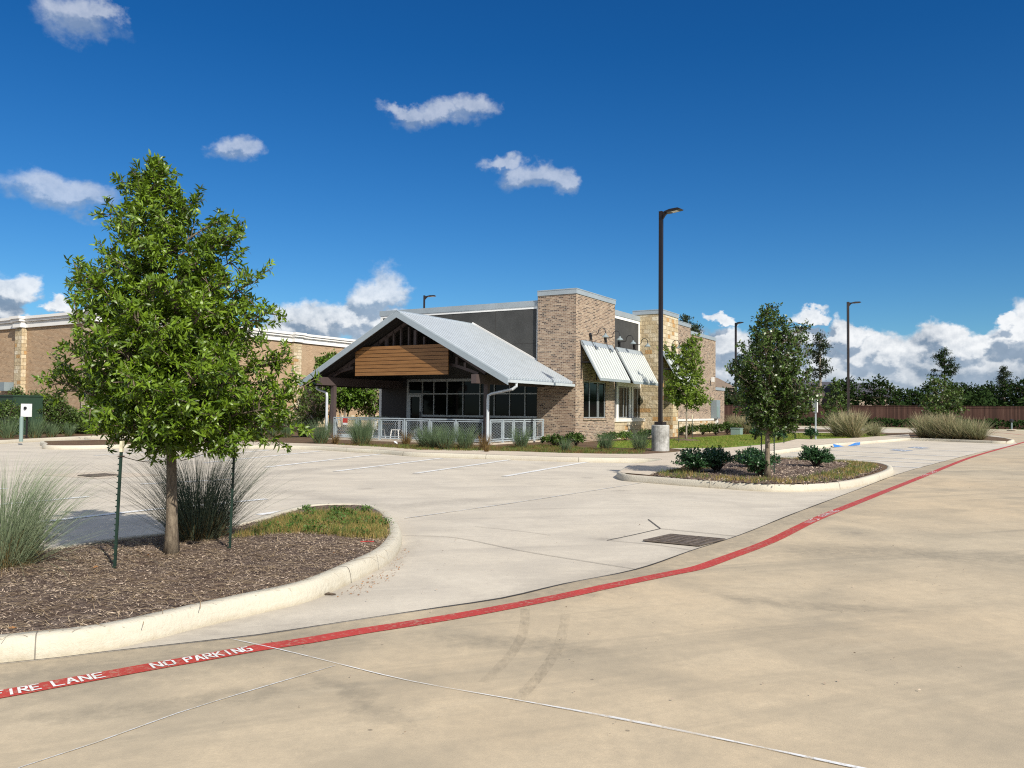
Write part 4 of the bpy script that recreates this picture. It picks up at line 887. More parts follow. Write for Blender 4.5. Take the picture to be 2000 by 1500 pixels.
for a in (31.0, 32.8):
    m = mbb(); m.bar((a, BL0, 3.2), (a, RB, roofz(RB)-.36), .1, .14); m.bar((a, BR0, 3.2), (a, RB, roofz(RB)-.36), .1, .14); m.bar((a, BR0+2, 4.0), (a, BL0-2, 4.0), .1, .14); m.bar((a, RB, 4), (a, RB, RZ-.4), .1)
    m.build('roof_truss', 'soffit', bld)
# wood sign panel
wb0, wb1 = hb(875, 28.92, 725), hb(693.5, 28.92, 725); wz0_, wz1_ = 3.14, 4.50
m = mbb(); n = 8; hh = (wz1_-wz0_)/n
for i in range(n): m.box(28.92, 28.98, wb0, wb1, wz0_+i*hh+.022, wz0_+(i+1)*hh)
wp = m.build('wood_panel', 'wood', bld); m = mbb(); m.box(28.985, 29.05, wb0+.03, wb1-.03, wz0_+.02, wz1_-.02); m.build('backing', 'dark_steel', wp)
# downspouts
m = mbb(); a_ = ha(1008, 17.0, 757); k = 29.12
m.tube([(a_, 16.99, 2.75), (a_, 16.99, 2.62), (a_-.08, 17.12, 2.5), (k+.05, 18.25, 2.32), (k, 18.4, 2.24), (k, 18.42, 2.05), (k, 18.42, .42), (k-.05, 18.38, .3), (k-.3, 18.2, .18)], .062, 10)
m.build('downspout', 'galv', bld, smooth=False)
m = mbb(); k = 29.2
m.tube([(29.6, 28.74, 2.78), (29.6, 28.74, 2.6), (29.45, 28.4, 2.52), (k+.05, 27.85, 2.42), (k, 27.7, 2.35), (k, 27.68, 2.2), (k, 27.68, .2)], .062, 10); m.build('downspout', 'galv', bld)
# ---------------- patio railing (a thing of its own)
RG = (29.3, 18.6, .15)
rail = thing('patio_railing', 'galvanised wire mesh railing around the restaurant patio', 'railing', W(*RG), ROT)
zr = 1.22
def railrun(pts, label=None):
    """pts: post positions (a,b)"""
    for i, (a, b_) in enumerate(pts):
        m = MB(RG); m.box(a-.03, a+.03, b_-.03, b_+.03, .15, zr-.05); m.box(a-.06, a+.06, b_-.06, b_+.06, .2, .215); m.build('rail_post', 'rail_metal', rail)
    m = MB(RG); m.bar((*pts[0], zr-.025), (*pts[-1], zr-.025), .07, .05); m.bar((*pts[0], .28), (*pts[-1], .28), .05, .05); m.build('top_rail', 'rail_metal', rail)
    for (a0, b0), (a1, b1) in zip(pts[:-1], pts[1:]):
        p = Vector((a0, b0, 0)); q = Vector((a1, b1, 0)); L = (q-p).length; d = (q-p)/L; g_ = .09; z0, z1 = .36, zr-.11
        m = MB(RG); P0, P1 = p+d*g_, q-d*g_
        for c in (P0, P1): m.bar(c+Vector((0, 0, z0)), c+Vector((0, 0, z1)), .04)
        for z in (z0, z1): m.bar(P0+Vector((0, 0, z)), P1+Vector((0, 0, z)), .04)
        fr = m.build('mesh_panel', 'rail_metal', rail)
        m = MB(RG); w_ = L-2*g_; h = z1-z0; st = .12
        k = int((w_+h)/st)
        for sgn in (1, -1):
            for i in range(1, k):
                c = i*st; u0 = max(0, c-h); u1 = min(w_, c); v0 = c-u0; v1 = c-u1
                if sgn < 0: U0, U1 = w_-u0, w_-u1
                else: U0, U1 = u0, u1
                m.bar(P0+d*U0+Vector((0, 0, z0+v0)), P0+d*U1+Vector((0, 0, z0+v1)), .0045)
        m.build('wire_mesh', 'rail_metal', fr)
fp = [(29.35, hb(x, 29.35, 816)) for x in (946, 891, 840, 790.5, 742.5, 697, 652)]
railrun(fp); railrun([(29.5, 18.55)]+[(ha(x, 18.55, 818), 18.55) for x in (982, 1003, 1024, 1044, 1061)]); railrun([(29.5, 27.36), (31.2, 27.36), (32.9, 27.36), (34.4, 27.36)])
sb_ = hb(674.5, 29.26, 826)
t = thing('railing_sign', 'small red and white notice hung on the patio railing', 'sign', W(29.25, sb_, .95), ROT)
m = MB((29.25, sb_, .95)); m.box(29.24, 29.255, sb_-.14, sb_+.14, .86, .95); m.build('white_strip', 'plastic_white', t); m = MB((29.25, sb_, .95)); m.box(29.24, 29.255, sb_-.14, sb_+.14, .952, 1.17); m.build('red_panel', 'red_sign', t)
# patio chairs
def chair(a, b_, rz, lbl):
    t = thing('patio_chair', lbl, 'chair', W(a, b_, .20), ROT+rz, 'white metal chairs on the patio')
    m = MB(); m.box(-.2, .2, -.2, .2, .43, .455); m.build('seat', 'white_trim', t)
    for x, y in ((-1, -1), (1, -1), (1, 1), (-1, 1)):
        m = MB(); m.bar((x*.18, y*.18, .43), (x*.23, y*.23, 0), .035); m.build('leg', 'white_trim', t)
    m = MB(); m.tube([(-.19, .19, .45), (-.2, .22, .75), (-.14, .25, .9), (.14, .25, .9), (.2, .22, .75), (.19, .19, .45)], .015, 6); m.box(-.07, .07, .225, .24, .45, .88); m.build('backrest', 'white_trim', t)
chair(30.4, hb(775, 30.4, 840), -1.4, 'white metal chair nearest the middle of the patio railing')
chair(31.3, hb(820, 31.3, 840), -1.2, 'faint white metal chair set deeper in the patio, right of the other')
chair(30.4, hb(740, 30.4, 840), 1.5, 'white metal chair behind the big grass clump on the patio')
t = thing('patio_table', 'low orange edged table between the patio chairs', 'table', W(30.8, hb(757, 30.8, 840), .2), ROT, None)
m = MB(); m.box(-.35, .35, -.6, .6, .7, .73); m.build('tabletop', 'wood', t); m = MB(); m.tube([(0, 0, 0), (0, 0, .7)], .04, 8); m.box(-.25, .25, -.25, .25, 0, .02); m.build('pedestal', 'dark_steel', t)
# ================================================================== SHOP BUILDING (left)
SA, SB = 28.4, 45.
shop = thing('shop_building', 'long tan brick store with white cornice and stone pilasters', 'building', W(SA, SB, .15), ROT)
SO = (SA, SB, .15)
m = MB(SO); m.box(SA, 95, SB, 120, .1, 6.55); m.build('brick_wall', 'shop_brick', shop, uv=True)
pils = []
def sb_at(x): return hb(x, SA-.3, 700)
pz0 = [(sb_at(42), sb_at(29), 'f'), (SB-.3, sb_at(172), 'f')]
b42 = sb_at(42); b29 = sb_at(29); wpil = abs(b29-b42)
pl = [('f', b42, b42+wpil), ('f', SB-.3, SB+wpil-.3), ('f', b42+(b42-SB), b42+(b42-SB)+wpil)]
pr0 = ha(573, SB-.3, 740); pr1 = ha(588, SB-.3, 740)
pl += [('r', pr0, pr1), ('r', SA-.3, SA-.3+(pr1-pr0)), ('r', pr1+(pr0-SA), pr1+(pr0-SA)+(pr1-pr0))]
for k, c0, c1 in pl[:1]+pl[2:4]+pl[5:]:
    m = MB(SO)
    if k == 'f': m.box(SA-.32, SA-.001, c0, c1, .1, 6.5)
    else: m.box(c0, c1, SB-.32, SB-.001, .1, 6.5)
    m.build('stone_pilaster', 'stone', shop, uv=True)
m = MB(SO); m.box(SA-.32, SA+1.0, SB-.32, SB+1.0, .1, 6.5); m.build('stone_pilaster', 'stone', shop, uv=True)
m = MB(SO)
for (z0, z1, d) in ((6.55, 6.78, .12), (6.78, 6.93, .06), (6.93, 7.08, .22), (7.08, 7.25, .30)):
    m.box(SA-d, 95, SB-d, 120, z0, z1-.002)
    for k, c0, c1 in pl[:1]+pl[2:4]+pl[5:]:
        if k == 'f': m.box(SA-d-.34, SA-d, c0-d*.6, c1+d*.6, z0, z1-.001)
        else: m.box(c0-d*.6, c1+d*.6, SB-d-.34, SB-d, z0, z1-.001)
    m.box(SA-d-.34, SA+1.1, SB-d-.34, SB+1.1, z0, z1-.001)
m.build('cornice', 'cornice', shop)
m = MB(SO); m.box(SA-.1, SA-.001, SB+1.02, 120, .1, 1.1); m.box(SA+1.02, 95, SB-.1, SB-.001, .1, 1.1); m.build('stone_plinth', 'stone', shop, uv=True)
wl = hb(12, SA-.3, 765); m = MB(SO); m.box(SA-.75, SA-.002, wl-.6, wl+.5, 2.55, 3.1); m.build('wall_cabinet', 'util_grey', shop)
# ================================================================== SMALL SITE OBJECTS
# dumpster enclosure and meter box
en = onz(-8, 850, .15); t = thing('utility_enclosure', 'dark green utility cabinet among shrubs by the shop wall', 'cabinet', (en[0], en[1]+1, .14), ROT)
m = MB(); m.box(-.1, 1.4, -.55, 3.6, 0, 1.95); m.build('body', 'util_green', t); m = MB(); m.box(-.14, 1.44, -.59, 3.64, 1.951, 2.03); m.box(-.13, -.101, .92, .95, .1, 1.9); m.build('lid', 'util_green', t)
q = onz(50, 855, .15); t = thing('meter_box', 'white meter box facing the lot in front of the green cabinet', 'meter box', (q[0], q[1], .14), R(-12))
m = MB(); m.box(-.21, .21, -.1, .1, .98, 1.58); bx = m.build('box', 'plastic_white', t); m = MB(); m.tube([(.05, -.1, 1.38), (.05, -.15, 1.38)], .07, 12); m.build('dial', 'black_metal', bx); m = MB(); m.bar((0, .05, 0), (0, .05, 1.0), .06); m.build('post', 'dark_steel', t)
q = onz(41, 862, .15); t = thing('bollard', 'pale green pipe bollard beneath the white meter box', 'bollard', (q[0], q[1], .14)); m = MB(); m.tube([(0, 0, 0), (0, 0, .98), (0, 0, 1.02)], [.075, .075, .05], 14); m.build('pipe', 'pipe_green', t); m = MB(); m.tube([(0, 0, 1.018), (0, 0, 1.05)], [.05, .015], 12); m.build('cap', 'pipe_green', t)
# lamp posts
def lamppost(px_, D, lbl, grp, base=True, yaw=0., top=9.1, z0=.14):
    d = ray(px_, 800); p = CP+d/d[1]*D; s = thing('lamp_post', lbl, 'lamp post', (p[0], p[1], z0), yaw, grp)
    hb_ = .98 if base else .3
    m = MB(); m.tube([(0, 0, 0), (0, 0, hb_-.03), (0, 0, hb_)], [.335, .335, .31], 28); m.build('concrete_base', 'conc_base', s, smooth=False)
    m = MB(); m.box(-.17, .17, -.17, .17, hb_+.002, hb_+.12); m.build('base_cover', 'bronze', s)
    m = MB(); m.box(-.066, .066, -.066, .066, hb_+.12, top); m.box(-.069, .069, -.069, .069, top, top+.03); m.build('pole', 'bronze', s)
    m = MB(); m.extr([(.066, top-.01), (.26, top-.02), (.26, top-.08), (.17, top-.16), (.066, top-.30)], 'y', -.04, .04); m.build('arm', 'bronze', s)
    m = MB(); m.extr([(.2, top-.02), (.42, top+.035), (.76, top+.045), (.86, top-.0), (.82, top-.03), (.34, top-.07), (.2, top-.07)], 'y', -.17, .17); hd = m.build('lamp_head', 'bronze', s)
    m = MB(); m.quad_pts([(.46, -.12, top-.068), (.72, -.12, top-.046), (.72, .12, top-.046), (.46, .12, top-.068)], [(0, 1, 2, 3)]); m.build('lens', 'lamp_glass', hd)
    return s
G_ = 'tall bronze parking lot lamp posts'
lamppost(1290, 30.75, 'tallest looking dark lamp post on a round concrete base beside the restaurant', G_, yaw=R(-38))
lamppost(1657, 55.6, 'dark lamp post rising behind the pale grass clumps and before the fence', G_, yaw=R(0))
lamppost(1437, 69.4, 'dark lamp post between the brick wing and the big staked oak', G_, yaw=R(-68), base=False)
lamppost(826, 60., 'lamp post whose head peeks over the grey restaurant parapet', G_, yaw=R(0), base=False, top=9.9)
# tree stakes with wire
def stake(x, y, lean, h, lbl, z=.13, cap=0., wire=None, r=.02, grp='green steel tree stakes', zz=None):
    p = onz(x, y, z); t = thing('tree_stake', lbl, 'stake', (p[0], p[1], z-.02), 0, grp)
    q = (lean[0]*h, lean[1]*h, h)
    m = MB(); m.bar((0, 0, 0), q, r*1.7, r*.5); m.bar((0, -r*.5, 0), (q[0], q[1]-r*.5, q[2]), r*.5, r*1.1)
    for k in range(int(h/.055)): c = k*.055/h; m.bar((q[0]*c-r*.9, q[1]*c-r*.3, h*c+.01), (q[0]*c-r*.9, q[1]*c-r*.3, h*c+.022), r*.6)
    m.build('post', 'stake_green', t)
    if cap: m = MB(); m.bar(q, (q[0]*(1+cap/h), q[1]*(1+cap/h), h+cap), r*2., r*1.2); m.build('tip', 'stake_tip', t)
    if wire is not None:
        w0 = Vector((q[0]*wire[3], q[1]*wire[3], h*wire[3])); w1 = Vector(wire[:3])-Vector((p[0], p[1], z-.02)); pts = [w0.lerp(w1, k/8)+Vector((0, 0, -.03*math.sin(math.pi*k/8))) for k in range(9)]
        m = MB(); m.tube(pts, .0035, 4); m.tube([w0+Vector((.03*math.cos(a), .03*math.sin(a), 0)) for a in np.linspace(0, 6.2, 9)], .004, 4); m.build('wire', 'wire', t)
TB = onz(335, 1085, .15)
stake(224, 1118, (.032, .0), 1.12, 'green toothed steel stake with a torn white tip left of the near tree trunk', cap=.10, wire=(TB[0]-.06, TB[1], 1.10, .965))
stake(449, 1079, (.026, .0), 1.38, 'green toothed steel stake right of the near tree trunk', cap=0.08, wire=(TB[0]+.06, TB[1], 1.10, .88))
stake(1326, 866, (-.02, 0), 1.05, 'thin dark stake left of the small maple by the entrance', r=.03, grp='dark stakes beside young trees')
stake(1352, 857, (0, 0), 1.1, 'thin dark stake right of the small maple by the entrance', r=.03, cap=.25, grp='dark stakes beside young trees')
stake(1487, 925, (0, 0), 1.25, 'thin dark stake left of the oak trunk in the shrub island', r=.02, z=.2, grp='dark stakes beside young trees')
stake(1512, 925, (0, 0), 1.15, 'thin dark stake right of the oak trunk in the shrub island', r=.02, z=.2, grp='dark stakes beside young trees')
stake(1531, 866, (0, 0), 1.6, 'thin dark stake standing alone at the lawn edge right of the oak', r=.03, z=.15, grp='dark stakes beside young trees')
stake(1479, 852, (0, 0), 1.6, 'thin stake with pale tip behind the oak foliage', r=.03, z=.15, cap=.4, grp='dark stakes beside young trees')
stake(1486, 853, (0, 0), 1.5, 'thin stake with long pale tip just left of the oak trunk', r=.03, z=.15, cap=.6, grp='dark stakes beside young trees')
stake(247, 862, (0, 0), 1.3, 'dark stake in the long kerb island behind the near tree', r=.025, z=.15, grp='dark stakes beside young trees')
# sign post of the disabled bays
p = onz(1593, 858.5, .15); t = thing('sign_post', 'slim sign post with narrow white sign seen edge on by the lawn', 'sign post', (p[0], p[1], .15), R(25))
m = MB(); m.bar((0, 0, 0), (0, 0, 2.2), .06); m.build('post', 'rail_metal', t); m = MB(); m.box(-.02, .02, -.15, .22, 1.5, 2.25); m.build('sign_plate', 'plastic_white', t)
# fence
FA = 98.
fo = (FA, 0, .1); fence = thing('wooden_fence', 'long dark brown board fence across the back of the lot', 'fence', W(*fo), ROT)
ft = 2.42
m = MB(fo); m.box(FA, FA+.03, -70, 62, .12, ft); m.build('boards', 'fence', fence)
m = MB(fo); m.box(FA-.05, FA+.09, -70, 62, ft+.001, ft+.05); m.build('cap_rail', 'fence', fence); m = MB(fo); m.box(FA-.03, FA-.002, -70, 62, ft-.2, ft-.08); m.build('trim_board', 'fence', fence)
for k in range(-28, 25):
    m = MB(fo); m.box(FA+.032, FA+.13, k*2.44, k*2.44+.1, .1, ft-.01); m.build('fence_post', 'fence', fence)
# small black-headed hydrant-like valve post near the fence, utility box
p = CP+ray(1976, 838)/ray(1976, 838)[1]*79; t = thing('valve_post', 'small post with round black head before the fence at the right', 'post', (p[0], p[1], .1)); m = MB(); m.tube([(0, 0, 0), (0, 0, .75)], .07, 10); m.build('stem', 'util_grey', t); m = MB(); m.tube([(0, 0, .75), (0, 0, .8), (0, 0, .95), (0, 0, 1.05)], [.12, .2, .2, .08], 12); m.build('cap', 'black_metal', t); m = MB(); m.tube([(0, 0, 0), (0, 0, .06)], [.5, .4], 12); m.build('collar', 'walk', t)
p = onz(1439, 849, .15); t = thing('transformer_box', 'low pale green transformer box at the foot of the far lamp post', 'utility box', (p[0], p[1], .12), ROT); m = MB(); m.box(-.35, .35, -.3, .3, 0, .42); m.build('body', 'pipe_green', t); m = MB(); m.box(-.38, .38, -.33, .33, .421, .47); m.build('lid', 'pipe_green', t)
# litter
p = onz(772, 866.5, .16); o = MB(); o.tube([(0, 0, 0), (.02, 0, .04), (.05, 0, .08)], [.06, .11, .05], 7); tg = o.build('litter', 'plastic_white', None); tg.location = (p[0], p[1], .16); tag(tg, 'crumpled white litter below the patio railing chair', 'litter')
p = onz(645, 1163); mb = MB(); mb.tube([(0, 0, .006), (.03, .005, .012), (.07, .0, .008), (.10, .008, .006)], [.006, .012, .01, .004], 6); o = mb.build('bark_piece', 'bark_dark'); o.location = (p[0]-.05, p[1], .004); tag(o, 'curled brown bark piece lying beside the near kerb', 'debris')
p = onz(720, 1058, .17); mb = MB(); mb.tube([(-.09, 0, .006), (.0, .006, .01), (.06, 0, .006)], .004, 6); o = mb.build('straw_litter', 'red_sign'); o.location = (p[0], p[1], .165); tag(o, 'thin red stick of litter at the tip of the near mulch bed', 'litter')
# houses beyond the fence
def house(px0, px1, D, zw, zr_, wallm, roofm, lbl, depth=11, hip=False, gab=None):
    d0, d1 = ray(px0, 800), ray(px1, 800); p0 = CP+d0/d0[1]*D; p1 = CP+d1/d1[1]*D; c = (p0+p1)/2; Lh = np.linalg.norm(p1-p0)/2
    t = thing('house', lbl, 'house', (c[0], c[1], .1), math.atan2((p1-p0)[1], (p1-p0)[0]), 'houses beyond the fence')
    m = MB(); m.box(-Lh, Lh, 0, depth, 0, zw); m.build('wall', wallm, t)
    m = MB(); h0 = .45; k = depth/2 if hip else 0
    V = [(-Lh-h0, -h0, zw), (Lh+h0, -h0, zw), (Lh+h0, depth+h0, zw), (-Lh-h0, depth+h0, zw), (-Lh-h0+min(k, Lh*.8), depth/2, zr_), (Lh+h0-min(k, Lh*.8), depth/2, zr_)]
    m.quad_pts(V, [(0, 1, 5, 4), (2, 3, 4, 5), (1, 2, 5), (3, 0, 4), (3, 2, 1, 0)]); rf = m.build('roof', roofm, t)
    if gab:
        for gx, gw, gz in gab:
            m = MB(); m.quad_pts([(gx-gw, -h0-.3, zw-.3), (gx+gw, -h0-.3, zw-.3), (gx, -h0-.3, gz), (gx-gw, depth/2, zw-.3), (gx+gw, depth/2, zw-.3), (gx, depth/2, gz)], [(0, 1, 2), (1, 4, 5, 2), (0, 2, 5, 3)]); m.build('gable', roofm, rf)
            m = MB(); m.quad_pts([(gx-gw*.75, -h0-.34, zw-2), (gx+gw*.75, -h0-.34, zw-2), (gx+gw*.75, -h0-.34, zw-.25), (gx, -h0-.34, gz-.35), (gx-gw*.75, -h0-.34, zw-.25)], [(0, 1, 2, 3, 4)]); m.build('gable_wall', wallm, rf)
    for k in range(max(2, int(Lh/2.2))):
        x = -Lh+1.3+k*(2*Lh-2.6)/max(1, int(Lh/2.2)-1); m = MB(); m.box(x-.5, x+.5, -.05, -.005, zw-2.0, zw-.7); m.build('window', 'glass', t)
house(1568, 1650, 128, 4.1, 6.6, 'house_brick', 'shingle', 'dark roofed house with two front gables left of the tall lamp post', gab=[(-1.2, 2.0, 5.9), (-5, 1.8, 5.7)])
house(1655, 1735, 122, 4.0, 6.2, 'house_wall', 'shingle', 'tan walled house with charcoal roof right of the tall lamp post')
house(1385, 1432, 118, 5.0, 6.7, 'house_wall', 'shingle_tan', 'house with brown roof just right of the brick wing', hip=True)
house(1896, 1955, 150, 3.5, 4.9, 'house_wall', 'shingle_tan', 'tan hip roof showing above the fence at the far right', hip=True)
house(1866, 1893, 165, 3.7, 5.4, 'house_wall', 'shingle_tan', 'pale roof half hidden by dark pines above the fence', hip=True)
# ================================================================== VEGETATION
def frame(d):
    d = unit(d); h = np.where(np.abs(d[:, 2:3]) < .9, np.array([[0, 0, 1.]]), np.array([[1., 0, 0]])); u = unit(np.cross(d, h)); return d, u, np.cross(d, u)
def rosettes(P, D, k, spread, r, jit=.02):
    """k leaves round every twig end"""
    n = len(P); P_ = np.repeat(P, k, 0); D_ = np.repeat(D, k, 0); d, u, v = frame(D_); t = r.uniform(0, 6.283, n*k); a = np.clip(r.normal(spread, .35, n*k), .15, 1.9)
    L = d*np.cos(a)[:, None]+(u*np.cos(t)[:, None]+v*np.sin(t)[:, None])*np.sin(a)[:, None]; N = unit(d*.8+r.normal(0, .45, (n*k, 3))+[0, 0, .35])
    return P_+d*r.uniform(-jit*2.5, jit, n*k)[:, None]+r.normal(0, jit*.35, (n*k, 3)), L, N
def tree(name, label, base, H, prof, r0, clear, nlimb, nsub, leafm, barkm, lsize, lw, k=8, tm='lance', lean=(0, 0), seed=0, group=None, rise=.35, spread=.9, extra=(), fill=1., cat='tree', spc=.10, trunk_name='trunk', subL=.33, wob=.02, droop=0., twig=True, jit=.02, multi=0, rlo=.84):
    """prof(h, az) -> crown radius at height fraction h and azimuth az"""
    r = np.random.default_rng(seed); t = thing(name, label, cat, base, 0, group)
    zt = np.linspace(0, 1, 14); ph = r.uniform(0, 6.28, 2)
    axis = np.stack([lean[0]*zt**1.5*H+wob*H*np.sin(zt*5+ph[0])*zt, lean[1]*zt**1.5*H+wob*H*np.sin(zt*4+ph[1])*zt, zt*H], 1)
    def ax(h): return np.array([np.interp(h, zt, axis[:, i]) for i in range(3)])
    tk = MB(); rad = [max(.006, r0*((1-z)**.9*.95+.02)+(r0*.35*math.exp(-z*H/.12))) for z in zt]
    if multi:
        for j in range(multi):
            a = 6.283*j/multi+r.uniform(0, 1); o = np.array([math.cos(a), math.sin(a), 0])*.12; e = np.array([math.cos(a), math.sin(a), 0])*prof(.6, a)*.6
            tk.tube([o+e*(z**1.4)+np.array([0, 0, z*H*.8]) for z in np.linspace(0, 1, 6)], [r0*.7*(1-z*.8) for z in np.linspace(0, 1, 6)], 6)
    else: tk.tube(list(axis), rad, 10)
    br = MB(); TP = []; TD = []
    limbs = [(clear+(1-clear)*((i+.5)/nlimb)**1.05*.97, 2.39996*i+r.uniform(-.35, .35), None) for i in range(nlimb)]
    for (h, a, tgt) in limbs+[(None, None, e) for e in extra]:
        if tgt is None:
            R_ = prof(h, a)*r.uniform(rlo, 1.07); e = ax(h)+np.array([math.cos(a)*R_, math.sin(a)*R_, 0]); e[2] = h*H
            ha_ = max(clear*.92, h-rise*R_/H-.02)
        else:
            e = np.array(tgt, float); R_ = math.hypot(e[0]-ax(e[2]/H)[0], e[1]-ax(e[2]/H)[1]); ha_ = max(clear*.92, e[2]/H-rise*R_/H-.02)
        s_ = ax(min(ha_, .98)); mid = (s_+e)/2+np.array([0, 0, .10*R_+droop*R_])
        pts = [(1-q)**2*s_+2*q*(1-q)*mid+q*q*e for q in np.linspace(0, 1, 7)]
        rb = max(.004, r0*.34*min(1, R_/(prof(.3, 0)+1e-6)))
        br.tube(pts, [rb*(1-.85*q) for q in np.linspace(0, 1, 7)], 5, False)
        pts = np.array(pts); LD = unit((e-s_)[None])[0]; L = np.linalg.norm(e-s_)
        ns = max(3, int(nsub*(.35+.65*R_/(prof(.35, 0)+1e-6))))
        for j in range(ns):
            q = .22+.78*(j+r.uniform(0, 1))/ns if ns > 1 else 1; q = min(q, .99); i0 = min(int(q*6), 5); p0 = pts[i0]*(1-(q*6-i0))+pts[i0+1]*(q*6-i0)
            dr = unit((LD*.55+r.normal(0, .62, 3)+np.array([0, 0, .12-droop]))[None])[0]; l2 = subL*L*(1.15-.75*q)*r.uniform(.55, 1.25)+spc*.6
            p1 = p0+dr*l2
            if twig: br.tube([p0, (p0+p1)/2+np.array([0, 0, .04*l2]), p1], [max(.003, rb*.35), max(.003, rb*.28), .0025], 4, False)
            m_ = max(1, int(l2/spc*fill))
            for c in range(m_):
                q2 = .25+.75*(c+1)/m_; TP.append(p0*(1-q2)+p1*q2+r.normal(0, spc*.28, 3)); TD.append(unit((dr+r.normal(0, .45, 3)+np.array([0, 0, .18-droop]))[None])[0])
        TP.append(e); TD.append(LD)
    top = ax(1.0)
    for c in range(5): TP.append(ax(1-.03*c)+r.normal(0, spc*.3, 3)); TD.append(np.array([0, 0, 1.])+r.normal(0, .3, 3))
    tko = tk.build(trunk_name, barkm, t, smooth=True)
    br.build('branches', barkm, t, smooth=True)
    TP = np.array(TP); TD = np.array(TD); ok = TP[:, 2] > .02; P_, L_, N_ = rosettes(TP[ok], TD[ok], k, spread, r, jit)
    leaves('crown', P_, L_, N_, lsize*r.uniform(.65, 1.25, len(P_)), lw*r.uniform(.75, 1.2, len(P_)), leafm, t, tm)
    return t
def interp_prof(tab):
    h_, l_, r_ = [np.array(q, float) for q in zip(*tab)]
    def f(h, az_):
        L = np.interp(h, h_, l_); Rr = np.interp(h, h_, r_); c = math.cos(az_)       # +x is picture right
        return Rr*max(c, 0)**1+L*max(-c, 0)**1+(1-abs(c))*.5*(L+Rr)
    return f
def px_tree(px_, ybase, D=None, z=.14):
    if D is None: p = onz(px_, ybase, z)
    else: d = ray(px_, ybase); p = CP+d/d[1]*D
    return np.array([p[0], p[1], z])
def height_at(base, x, y):
    d = ray(x, y); return float((CP+d/d[1]*base[1])[2]-base[2])
# --- the near tree
nb = px_tree(335, 1085, z=.155); NH = height_at(nb, 300, 306)
sc_ = FPX/(nb[1]*fw[1]); 
def hfr(y): return height_at(nb, 300, y)/NH
tabl = []
leanx = (300-340)/sc_/NH
for y, xl, xr in [(868, 300, 395), (850, 215, 500), (825, 172, 560), (790, 150, 574), (760, 148, 572), (715, 152, 560), (680, 158, 540), (640, 150, 528), (600, 145, 520), (560, 158, 495), (540, 168, 490), (510, 192, 480), (480, 222, 460), (450, 235, 425), (425, 225, 385), (400, 235, 375), (380, 243, 350), (350, 250, 325), (325, 272, 318), (305, 290, 312)]:
    h = hfr(y); cx = 340+(300-340)*h**1.5; tabl.append((h, max(.02, .95*(cx-xl)/sc_), max(.02, .95*(xr-cx)/sc_)))
def tgt(x, y, dy=0.): d = ray(x, y); p = CP+d/d[1]*(nb[1]+dy); return tuple(p-nb)
ex = [tgt(95, 738, -.15), tgt(135, 722, .1), tgt(200, 415, -.05), tgt(150, 540, .1), tgt(502, 548, -.1), tgt(440, 425, .05), tgt(462, 452, -.2), tgt(580, 770, -.2), tgt(585, 835, .1), tgt(525, 610, 0), tgt(235, 352, .05), tgt(380, 393, 0), tgt(430, 872, -.5), tgt(340, 850, -.8), tgt(240, 835, -.7), tgt(185, 838, -.3), tgt(470, 850, -.3), tgt(400, 700, -.95), tgt(300, 640, -.9), tgt(350, 780, -1.0), tgt(250, 730, -.9), tgt(520, 800, -.4), tgt(350, 560, -.7), tgt(300, 480, -.4), tgt(400, 600, -.75), tgt(288, 345, 0), tgt(150, 590, 0), tgt(560, 690, 0.1), tgt(320, 860, -.4), tgt(300, 318, 0)]
tree('oak_tree', 'young oak with glossy narrow leaves and pale trunk, nearest and largest tree', nb, NH, interp_prof(tabl), .062, .31, 84, 20, 'leaf_main', 'bark', .074, .020, k=12, lean=(leanx, 0), seed=4, extra=ex, spc=.080, rise=.55, fill=1.4, rlo=.68, spread=1.0, jit=.030, subL=.30, wob=.006)
# trunk wrap where the wires meet
tw = MB((nb[0], nb[1], nb[2])); 
def tprof(*tab): return interp_prof(tab)
# --- staked oak of the shrub island
b2 = px_tree(1499, 932, z=.2); H2 = height_at(b2, 1508, 597); s2c = FPX/b2[1]
def tp_px(base, H, cx, rows):
    s_ = FPX/base[1]; return interp_prof(sorted([(height_at(base, cx, y)/H, max(.05, (cx-l)/s_), max(.05, (rr_-cx)/s_)) for y, l, rr_ in rows]))
pr2 = tp_px(b2, H2, 1503, [(805, 1470, 1560), (785, 1440, 1590), (750, 1434, 1592), (720, 1432, 1588), (700, 1440, 1588), (680, 1455, 1572), (660, 1466, 1565), (640, 1475, 1552), (625, 1488, 1530), (605, 1500, 1514)])
def tg(base, x, y, dy=0.): d = ray(x, y); p = CP+d/d[1]*(base[1]+dy); return tuple(p-base)
tree('oak_tree', 'full dark oak standing among five shrubs in the kerbed island', b2, H2, pr2, .062, .28, 72, 18, 'leaf_oak', 'bark', .085, .040, k=7, tm='diamond', seed=9, extra=[tg(b2, 1428, 722), tg(b2, 1594, 770), tg(b2, 1570, 640, .3), tg(b2, 1510, 600), tg(b2, 1530, 626), tg(b2, 1580, 800)], spc=.12, rise=.6, fill=1.45, rlo=.68, spread=1.0, jit=.035, wob=.008)
